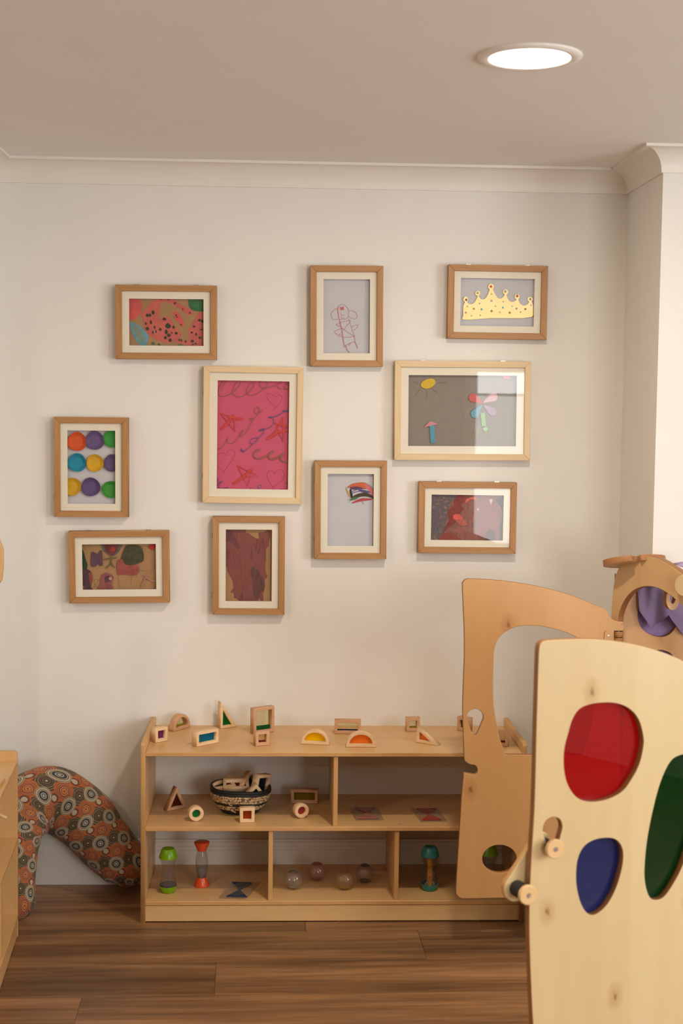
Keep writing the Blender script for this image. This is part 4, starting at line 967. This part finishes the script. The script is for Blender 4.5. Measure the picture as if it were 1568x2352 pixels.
def pillow():
    ctl = [((22, 2108), -.335, .052, .045), ((20, 2075), -.335, .088, .062), ((18, 1990), -.29, .095, .070), ((28, 1905), -.23, .104, .074), ((66, 1852), -.175, .112, .076), ((122, 1838), -.135, .118, .076), ((182, 1872), -.115, .112, .074), ((236, 1930), -.112, .100, .072), ((284, 1985), -.110, .088, .068), ((303, 2016), -.108, .052, .048)]
    c3 = [PY(p[0], p[1], Y) for p, Y, a_, b_ in ctl]
    N = 10; path = smooth_open(c3, N); ra = [c[2] for c in ctl]; rb = [c[3] for c in ctl]
    def rad(arr, t):
        i = min(int(t), len(arr)-2); f = t-i; f = f*f*(3-2*f); return arr[i]*(1-f)+arr[i+1]*f
    bm = bmesh.new(); uvl = bm.loops.layers.uv.new('UVMap'); seg = 40; rings = []; us = []; acc = 0
    n = len(path)
    for i, p in enumerate(path):
        if i: acc += (p-path[i-1]).length
        t = (path[min(i+1, n-1)]-path[max(i-1, 0)]).normalized()
        nrm = Vector((0, -1, 0)); nrm = (nrm-t*nrm.dot(t)).normalized(); bi = t.cross(nrm)
        A, Bd = rad(ra, i/N), rad(rb, i/N)
        ring = []
        for k in range(seg):
            a = 2*pi*k/seg
            # gathers at the inside of the bend
            wr = 1+.02*sin(7*a+i*.35)*0.6
            ring.append(bm.verts.new(p+bi*(A*cos(a)*wr)+nrm*(Bd*sin(a)*wr)))
        rings.append(ring); us.append(acc)
    vlen = [0]
    for k in range(seg): vlen.append(vlen[-1]+2*pi*.088/seg)
    for i in range(n-1):
        for k in range(seg):
            f = bm.faces.new((rings[i][k], rings[i][(k+1) % seg], rings[i+1][(k+1) % seg], rings[i+1][k])); f.smooth = True
            for l, (ii, kk) in zip(f.loops, ((i, k), (i, k+1), (i+1, k+1), (i+1, k))): l[uvl].uv = (us[ii], vlen[kk])
    for idx, sgn in ((0, -1), (n-1, 1)):
        t = (path[idx]-path[idx-sgn]).normalized() if sgn > 0 else (path[0]-path[1]).normalized()
        prev = rings[idx]; cen = sum((v.co for v in prev), Vector())/seg
        for s_, h_ in ((.75, .014), (.4, .024)):
            ring = [bm.verts.new(cen+(v.co-cen)*s_+t*h_) for v in rings[idx]]
            for k in range(seg):
                f = bm.faces.new((prev[k], prev[(k+1) % seg], ring[(k+1) % seg], ring[k])); f.smooth = True
                for l, kk, o_ in zip(f.loops, (k, k+1, k+1, k), (0, 0, 1, 1)): l[uvl].uv = (us[idx]+sgn*(.02*(1-s_)*3+.01*o_), vlen[kk])
            prev = ring
        f = bm.faces.new(prev); f.smooth = True
        for l in f.loops: l[uvl].uv = (us[idx], 0)
    bmesh.ops.recalc_face_normals(bm, faces=bm.faces[:])
    for v in bm.verts:
        v.co.z = max(v.co.z, .0015); v.co.y = min(v.co.y, -.021)
    base_ = Vector((-.70, -.2, 0))
    for v in bm.verts: v.co -= base_
    me = from_bm(bm, 'v_pillow')
    o = link('v_pillow', me, pillow_mat(), None, base_)
    tag(o, 'V-shaped pillow with orange and grey circle print leaning against the wall', 'pillow')
pillow()

# ------------------------------------------------------------------ plywood play panels
def plane_panel(name, p0, psi, outer, holes, t, face, parent, smooth_n=4, zmin=None, smooth=True, edge=None):
    """outlines in photo pixels, dropped on the vertical plane through p0 turned psi about z"""
    u = Vector((cos(psi), sin(psi), 0)); nrm = Vector((sin(psi), -cos(psi), 0))
    def cv(pts, sm=True):
        q = []
        for p in pts:
            w_ = PP(p[0], p[1], p0, nrm); d = w_-Vector(p0)
            q.append(Vector((d.dot(u), max(w_.z, zmin) if zmin is not None else w_.z)))
        q2 = smooth_closed(q, smooth_n) if sm else q
        if zmin is not None: q2 = [Vector((v[0], max(v[1], zmin))) for v in q2]
        return q2
    me = extrude(name, cv(outer, smooth), [cv(h) for h in holes], t, .0015)
    edge_mats(me)
    return link(name, me, [face, edge or PANEL_E], parent), cv, u, nrm

# --- far panel with the big opening
P2 = (0.574, -.62, 0); psi2 = R(1.6)
e2 = empty('room_divider', P2, (0, 0, psi2)); tag(e2, 'tall plywood panel with large open window and teardrop hole before the shelf', 'divider', 'plywood room dividers')
outer = [(1062, 1350), (1063, 1338), (1070, 1331), (1085, 1330), (1150, 1334), (1230, 1346), (1300, 1364), (1360, 1387), (1390, 1400), (1398, 1412), (1406, 1422), (1420, 1427), (1432, 1428), (1432.5, 1430), (1432, 1447), (1430.5, 1449), (1413, 1449), (1410, 1451), (1410, 1474), (1412, 1477), (1421, 1480), (1422, 1500), (1423, 1700), (1425, 1950), (1427, 2100), (1428, 2192), (1420, 2194), (1300, 2196), (1270, 2197), (1266, 2190), (1266, 2080), (1262, 2064), (1250, 2061), (1170, 2062), (1075, 2064), (1058, 2063), (1049, 2056), (1047, 2045), (1050, 1990), (1055, 1910), (1060, 1830), (1064, 1785), (1065, 1777), (1072, 1776.5), (1084, 1778.5), (1092, 1778.5), (1096, 1773), (1096, 1765), (1091, 1758), (1080, 1756), (1070, 1750), (1066, 1742), (1064.5, 1700), (1062.5, 1630), (1064.5, 1560), (1066.5, 1500), (1065.5, 1430)]
opening = [(1133, 1525), (1136, 1487), (1150, 1460), (1177.6, 1442.5), (1212, 1436.6), (1253, 1440), (1291, 1450), (1325, 1465), (1348, 1490), (1360, 1540), (1363, 1610), (1356, 1670), (1338, 1728), (1333, 1734), (1325, 1734.5), (1250, 1734), (1175, 1733.5), (1164, 1733), (1160, 1729), (1146.7, 1693), (1134.7, 1631), (1132, 1583)]
tear = [(1071.6, 1645.5), (1077, 1634), (1091, 1628), (1103.8, 1634), (1110, 1645.5), (1107.6, 1657), (1095.5, 1684), (1089.7, 1688.6), (1084, 1684), (1073.4, 1656.5)]
oval = [(1146.7+39.6*cos(2*pi*k/14), 1972.8+32*sin(2*pi*k/14)) for k in range(14)]
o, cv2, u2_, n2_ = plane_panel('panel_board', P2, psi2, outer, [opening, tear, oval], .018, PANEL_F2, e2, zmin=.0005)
o.location = (0, .009, 0)
def at2(px, py, off=0):
    w_ = PP(px, py, P2, n2_); d = w_-Vector(P2); return Vector((d.dot(u2_), -off, w_.z))
c = at2(1396, 1464, .0); r = .0125
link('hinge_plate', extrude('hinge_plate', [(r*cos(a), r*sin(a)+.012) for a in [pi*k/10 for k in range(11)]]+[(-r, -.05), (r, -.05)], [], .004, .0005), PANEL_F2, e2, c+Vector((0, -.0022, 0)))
for dz in (.006, -.022): 
    link('hinge_screw', lathe('hinge_screw', [(0, 0), (.0032, 0), (.0026, .0012), (0, .0014)], 12), STEEL, e2, c+Vector((0, -.0044, dz)), (pi/2, 0, 0))
PLYZ = ply_edge('hinge_ply', 'z', (110, 66, 30), (186, 130, 74), .0055)
hc = at2(1422, 1462)
for dz, hgt in ((.006, .016), (-.012, .014), (-.030, .018)):
    link('hinge_knuckle', lathe('hinge_knuckle', [(0, -hgt/2), (.0155, -hgt/2), (.0165, -hgt/2+.002), (.0165, hgt/2-.002), (.0155, hgt/2), (0, hgt/2)], 24), PLYZ, e2, Vector((hc.x, .012, hc.z+dz)))
link('hinge_pin', lathe('hinge_pin', [(.004, -.04), (.004, .016)], 12), STEEL, e2, Vector((hc.x, .012, hc.z)))

# --- near panel with coloured panes
P1 = (0.614, -1.72, 0); psi1 = R(20)
e1 = empty('room_divider', P1, (0, 0, psi1)); tag(e1, 'pale plywood panel in the foreground with red, blue and green panes', 'divider', 'plywood room dividers')
outer = [(1236, 1520), (1238, 1488), (1243, 1476), (1256, 1471), (1300, 1468.5), (1345, 1467.5), (1400, 1471), (1460, 1481), (1520, 1498), (1568, 1518), (1620, 1548), (1660, 1590), (1678, 1660), (1684, 1800), (1688, 2100), (1684, 2400), (1676, 2600), (1668, 2640), (1500, 2660), (1262, 2680), (1248, 2655), (1240, 2560), (1231, 2450), (1224, 2352), (1220, 2280), (1216.5, 2190), (1215, 2110), (1217, 2030), (1221, 1950), (1226, 1870), (1229, 1780), (1231, 1690), (1233.5, 1600)]
red = [(1362.9, 1616.5), (1407.5, 1614.5), (1441.8, 1626), (1465.8, 1652), (1477, 1693), (1476, 1720), (1467.5, 1755), (1452, 1786), (1428, 1818), (1390, 1837), (1349, 1841), (1321.7, 1829), (1302.8, 1799.5), (1295, 1762), (1296, 1720.6), (1304.5, 1686), (1314.8, 1652), (1332, 1628)]
blue = [(1323.4, 1998.6), (1328.6, 1967.7), (1342, 1943.6), (1366, 1929), (1397, 1924.8), (1417.8, 1931.6), (1429.8, 1954), (1428, 1991.7), (1414, 2039.7), (1393.8, 2077.5), (1368, 2099.8), (1349, 2098), (1333.7, 2074), (1324.4, 2036)]
green = [(1558.5, 1736), (1538, 1751.5), (1517, 1796), (1500, 1858), (1486, 1930), (1480, 1998.6), (1483, 2036), (1491.6, 2060), (1503.6, 2067), (1524, 2060), (1548, 2026), (1568, 1985), (1592, 1910), (1606, 1830), (1604, 1770), (1585, 1735)]
tear1 = [(1246, 1905), (1251.7, 1887.6), (1262.7, 1878.7), (1273.8, 1876.5), (1286, 1883), (1291, 1897.5), (1289, 1910.8), (1282.6, 1931.8), (1277, 1945), (1266, 1947), (1256, 1938.4), (1249.4, 1920.7)]
T1 = .020
o, cv1, u1_, n1_ = plane_panel('panel_board', P1, psi1, outer, [red, blue, green, tear1], T1, PANEL_F, e1, zmin=.0005)
o.location = (0, T1/2, 0)
for nm, h_, c_ in (('red', red, '#d41e22'), ('blue', blue, '#3c4a98'), ('green', green, '#08541e')):
    q = cv1(h_); cc = sum(q, Vector((0, 0)))/len(q)
    q = [cc+(v-cc)*1.0+(v-cc).normalized()*.006 for v in q]
    pn = link('coloured_pane', extrude('coloured_pane', q, [], .003, .0002), clearmat('pane_'+nm, c_, .28, .02, 1.5), e1, (0, T1+.0017, 0))
    pn['label'] = 'translucent %s acrylic pane' % nm
def at1(px, py, off):
    """point seen at a pixel on the plane lying `off` in front of the panel face"""
    p = Vector(P1)+n1_*off; w_ = PP(px, py, p, n1_); d = w_-Vector(P1); return Vector((d.dot(u1_), -off, w_.z))
kb = wood('knob_birch', (226, 184, 126), (238, 204, 152), 'x', 1, .4)
def knob(px, py):
    c = at1(px, py, .030)
    link('knob', lathe('knob', [(0, 0), (.0215, 0), (.0235, .002), (.0235, .010), (.0215, .012), (0, .012)], 36), [kb], e1, Vector((c.x, c.y+.012, c.z)), (pi/2, 0, 0))
    link('screw', lathe('screw', [(.0062, 0), (.0058, .0012), (.0024, .0014), (.0018, .0004), (0, .0004)], 16), STEEL, e1, Vector((c.x, c.y, c.z)), (pi/2, 0, 0))
    return c
k1 = knob(1276, 1951); k2 = knob(1214, 2057)
# connecting lever lies behind the board, its lower knob stands clear of the panel's edge
for k in (k1, k2):
    ylen = (T1+.008)-(k.y+.012)
    link('rubber_spacer', lathe('rubber_spacer', [(0, 0), (.0190 if k is k2 else .0135, 0), (.0190 if k is k2 else .0135, ylen), (0, ylen)], 32), BLACK, e1, Vector((k.x, k.y+.012+ylen, k.z)), (pi/2, 0, 0))
pa = Vector((k2.x, k2.z)); pb = Vector((k1.x-.004, k1.z+.006))
d = (pb-pa).normalized(); nn = Vector((-d.y, d.x)); Ra, Rb = .034, .020
lev = [pa+(-d*cos(t)+nn*sin(t))*Ra for t in [(-pi/2)+pi*k/12 for k in range(13)]]+[pb+(d*cos(t)-nn*sin(t))*Rb for t in [(-pi/2)+pi*k/12 for k in range(13)]]
me = extrude('lever', lev, [], .016, .002); edge_mats(me)
link('lever', me, [PANEL_F, EDGE['y']], e1, (0, T1+.008+.008, 0))

# --- arched play frame at the right, with its rear board, rings and purple cloth
P3 = (PY(1405, 1420, -.525).x, -.525, 0); psi3 = R(-54)
e3 = empty('play_arch', P3, (0, 0, psi3)); tag(e3, 'arched plywood play frame at the right edge behind the panels', 'play arch')
outer = [(1403, 1440), (1404, 1395), (1408, 1350), (1414, 1320), (1424, 1300), (1440, 1286), (1462, 1279), (1485, 1278), (1510, 1283), (1540, 1300), (1568, 1320), (1600, 1352), (1640, 1410), (1660, 1500), (1668, 1700), (1672, 2100), (1672, 2245), (1660, 2262), (1640, 2262), (1628, 2240), (1626, 1900), (1622, 1600), (1612, 1480), (1590, 1420), (1568, 1393), (1545, 1372), (1520, 1355), (1495, 1347), (1470, 1349), (1448, 1361), (1431, 1383), (1421, 1408), (1417.5, 1440), (1417, 1600), (1416, 1900), (1415, 2120), (1412, 2140), (1405, 2140), (1403, 2120), (1403, 1900), (1403, 1600)]
o, cv3, u3_, n3_ = plane_panel('arch_board', P3, psi3, outer, [], .030, PANEL_F3, e3, smooth_n=4, zmin=.0005)
o.location = (0, .015, 0)
def at3(px, py, off=0):
    p = Vector(P3)+n3_*off; w_ = PP(px, py, p, n3_); d = w_-Vector(P3); return Vector((d.dot(u3_), -off, w_.z))
M3 = Matrix.Translation(P3) @ Matrix.Rotation(psi3, 4, 'Z')
# rear board in the room's right hand bay, facing the camera
PR = (PY(1412, 1440, -.485).x, -.485, 0)
inv3 = M3.inverted()
def rear_obj(name, me, mats, y_off):
    mw = Matrix.Translation((PR[0], PR[1]+y_off, 0)); me.transform(inv3 @ mw); return link(name, me, mats, e3)
nR = Vector((0, -1, 0))
def cvr(pts, sm=True):
    q = [];
    for p in pts:
        w_ = PP(p[0], p[1], PR, nR); q.append(Vector((w_.x-PR[0], max(w_.z, .0005))))
    return [Vector((v[0], max(v[1], .0005))) for v in (smooth_closed(q, 4) if sm else q)]
ho = [(1463, 1420), (1464, 1395), (1472, 1372), (1488, 1356), (1510, 1350), (1535, 1356), (1552, 1378), (1558, 1408), (1550, 1438), (1535, 1456), (1515, 1462), (1490, 1456), (1472, 1442)]
hb_ = [(1480, 1520), (1490, 1500), (1512, 1492), (1535, 1498), (1550, 1518), (1548, 1545), (1530, 1560), (1500, 1560), (1484, 1545)]
ob = cvr([(1412, 1345), (1420, 1335), (1470, 1332), (1620, 1330), (1640, 1340), (1642, 1700), (1640, 2110), (1620, 2118), (1440, 2122), (1414, 2120), (1410, 2100), (1411, 1700)])
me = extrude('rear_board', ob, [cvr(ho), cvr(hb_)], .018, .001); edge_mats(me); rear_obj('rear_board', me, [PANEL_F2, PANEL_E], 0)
PURP = plain('purple_fabric', (150, 124, 172), .85, var=.05, scale=30)
for h_ in (ho, hb_):
    q = cvr(h_); cc = sum(q, Vector((0, 0)))/len(q)
    me = extrude('fabric_backing', [cc+(v-cc)*1.12 for v in q], [], .002, .0002); rear_obj('fabric_backing', me, PURP, .0102)
# ring hanging inside the arch, and the round tab beside it
rc = at3(1541, 1380, -.05)
ring_o = [(.022*cos(2*pi*k/28), .036*sin(2*pi*k/28)*(1.0)) for k in range(28)]; ring_i = [(.009*cos(2*pi*k/20), .022*sin(2*pi*k/20)+.006) for k in range(20)]
me = extrude('hanging_ring', ring_o, [ring_i], .024, .001); edge_mats(me); me.transform(Matrix.Rotation(R(62), 4, 'Z')); link('hanging_ring', me, [PANEL_F3, PANEL_E], e3, rc+Vector((0, 0, .008)))
rc = at3(1572, 1345, .02)
me = lathe('round_tab', [(0, -.009), (.030, -.009), (.032, -.007), (.032, .007), (.030, .009), (0, .009)], 36); me.transform(Matrix.Rotation(pi/2, 4, 'X') ); link('round_tab', me, PANEL_F, e3, rc)
# slotted cap board lying on top of the arch
capo = []
hw, hd = .098, .062
for k in range(32):
    a = 2*pi*k/32; capo.append((hw*cos(a), hd*sin(a)))
# insert the slot into the front of the outline
out2 = []
ins = False
for p in capo:
    if abs(p[0]) < .016 and p[1] < -.03:
        if not ins:
            out2 += [(-.012, -hd*.99), (-.012, -hd+.022), (.012, -hd+.022), (.012, -hd*.99)]; ins = True
        continue
    out2.append(p)
me = extrude('cap_board', out2, [], .0185, .001); edge_mats(me)
me.transform(Matrix.Rotation(-pi/2, 4, 'X'))
pc = PY(1455, 1290, -.565)
mw = Matrix.Translation((pc.x, -.572, pc.z+.002)) @ Matrix.Rotation(R(-3), 4, 'Y') @ Matrix.Rotation(R(-17), 4, 'X') @ Matrix.Rotation(R(-8), 4, 'Z')
me.transform(inv3 @ mw)
PANEL_EZ = ply_edge('cap_edge', 'z', (130, 82, 40), (186, 130, 76), .0034)
link('cap_board', me, [PANEL_F3, PANEL_EZ], e3)

# purple cloth hung over the rear board
def cloth():
    top = [(1462, 1351), (1490, 1347), (1520, 1349), (1568, 1352), (1610, 1352)]
    bot = [(1467, 1402), (1497, 1447), (1533, 1412), (1568, 1458), (1610, 1470)]
    nx, ny = 28, 16; bm = bmesh.new(); vv = {}
    tp = [PY(p[0], p[1], -.50) for p in top]; bt = [PY(p[0], p[1], -.515) for p in bot]
    A = smooth_open(tp, 7); Bq = []
    for p, q in zip(bt, bt[1:]):
        for k in range(7): Bq.append(p+(q-p)*(k/7))
    Bq.append(bt[-1]); nx = len(A)
    for i in range(nx):
        for j in range(ny+1):
            t = j/ny; p = A[i]*(1-t)+Bq[i]*t
            p.y += -.010*sin(i*.55)*t-.006*sin(i*.9+t*3)
            vv[i, j] = bm.verts.new(p)
    for i in range(nx-1):
        for j in range(ny): bm.faces.new((vv[i, j], vv[i, j+1], vv[i+1, j+1], vv[i+1, j]))
    # the part folded over the board's top edge
    bmesh.ops.solidify(bm, geom=bm.faces[:], thickness=.0012)
    o_ = Vector((1.25, -.51, .9))
    for v in bm.verts: v.co -= o_
    me = from_bm(bm, 'hanging_cloth', True)
    o = link('hanging_cloth', me, plain('lilac_cloth', (176, 156, 196), .85, var=.04, scale=30), None, o_)
    tag(o, 'lilac cloth hanging inside the arched play frame', 'cloth')
    # folded lilac cloth lying over the top of the frame at the picture's edge
    q = [PY(p[0], p[1], -.64) for p in [(1547, 1296), (1568, 1292), (1600, 1290), (1604, 1318), (1585, 1312), (1568, 1303)]]
    o_ = sum(q, Vector())/len(q)
    me = extrude('draped_cloth', [(v.x-o_.x, v.z-o_.z) for v in q], [], .05, .004)
    o = link('draped_cloth', me, MATS['lilac_cloth'], None, o_)
    tag(o, 'lilac cloth corner draped over the arched frame at the right edge', 'cloth')
cloth()

# ------------------------------------------------------------------ things at the left edge
ps = PY(-34, 1600, -.82)
e = empty('display_stand', (ps.x, -.82, ZT+.0005)); tag(e, 'birch stand whose angled head shows at the left edge above the shelf', 'stand')
board('base', e, (0, 0, .006), (.09, .12, .012), 'z', BIRCH_X)
board('post', e, (0, 0, .012+.30), (.018, .03, .60), 'x', BIRCH_Z)
hd_ = [PY(p[0], p[1], -.82) for p in [(-8, 1222), (0, 1230), (6, 1245), (12, 1261), (11.5, 1300), (9, 1328), (4, 1337), (-8, 1339), (-60, 1338), (-64, 1260), (-50, 1222)]]
me = extrude('head', [(v.x-ps.x, v.z) for v in hd_], [], .018, .0015); edge_mats(me)
link('head', me, [BIRCH_Z, EDGE['y']], e, (0, -.025, -ZT-.0005))
pt = PY(-10, 1870, -.80)
e = empty('peg_toy', (pt.x-.015, -.80, ZM+.0005)); tag(e, 'pale wooden peg toy poking into view on the left shelf', 'toy')
hgt = pt.z-ZM
link('body', lathe('body', [(0, 0), (.024, 0), (.024, .010), (.012, .016), (.011, hgt), (.018, hgt+.004), (.018, hgt+.012), (0, hgt+.014)], 24), BLOCKW, e)
me = lathe('peg', [(0, 0), (.0042, 0), (.0048, .003), (.0048, .040), (.0035, .043), (0, .043)], 16)
link('peg', me, BLOCKW, e, (.010, -.004, hgt+.006), (0, R(112), R(-8)))
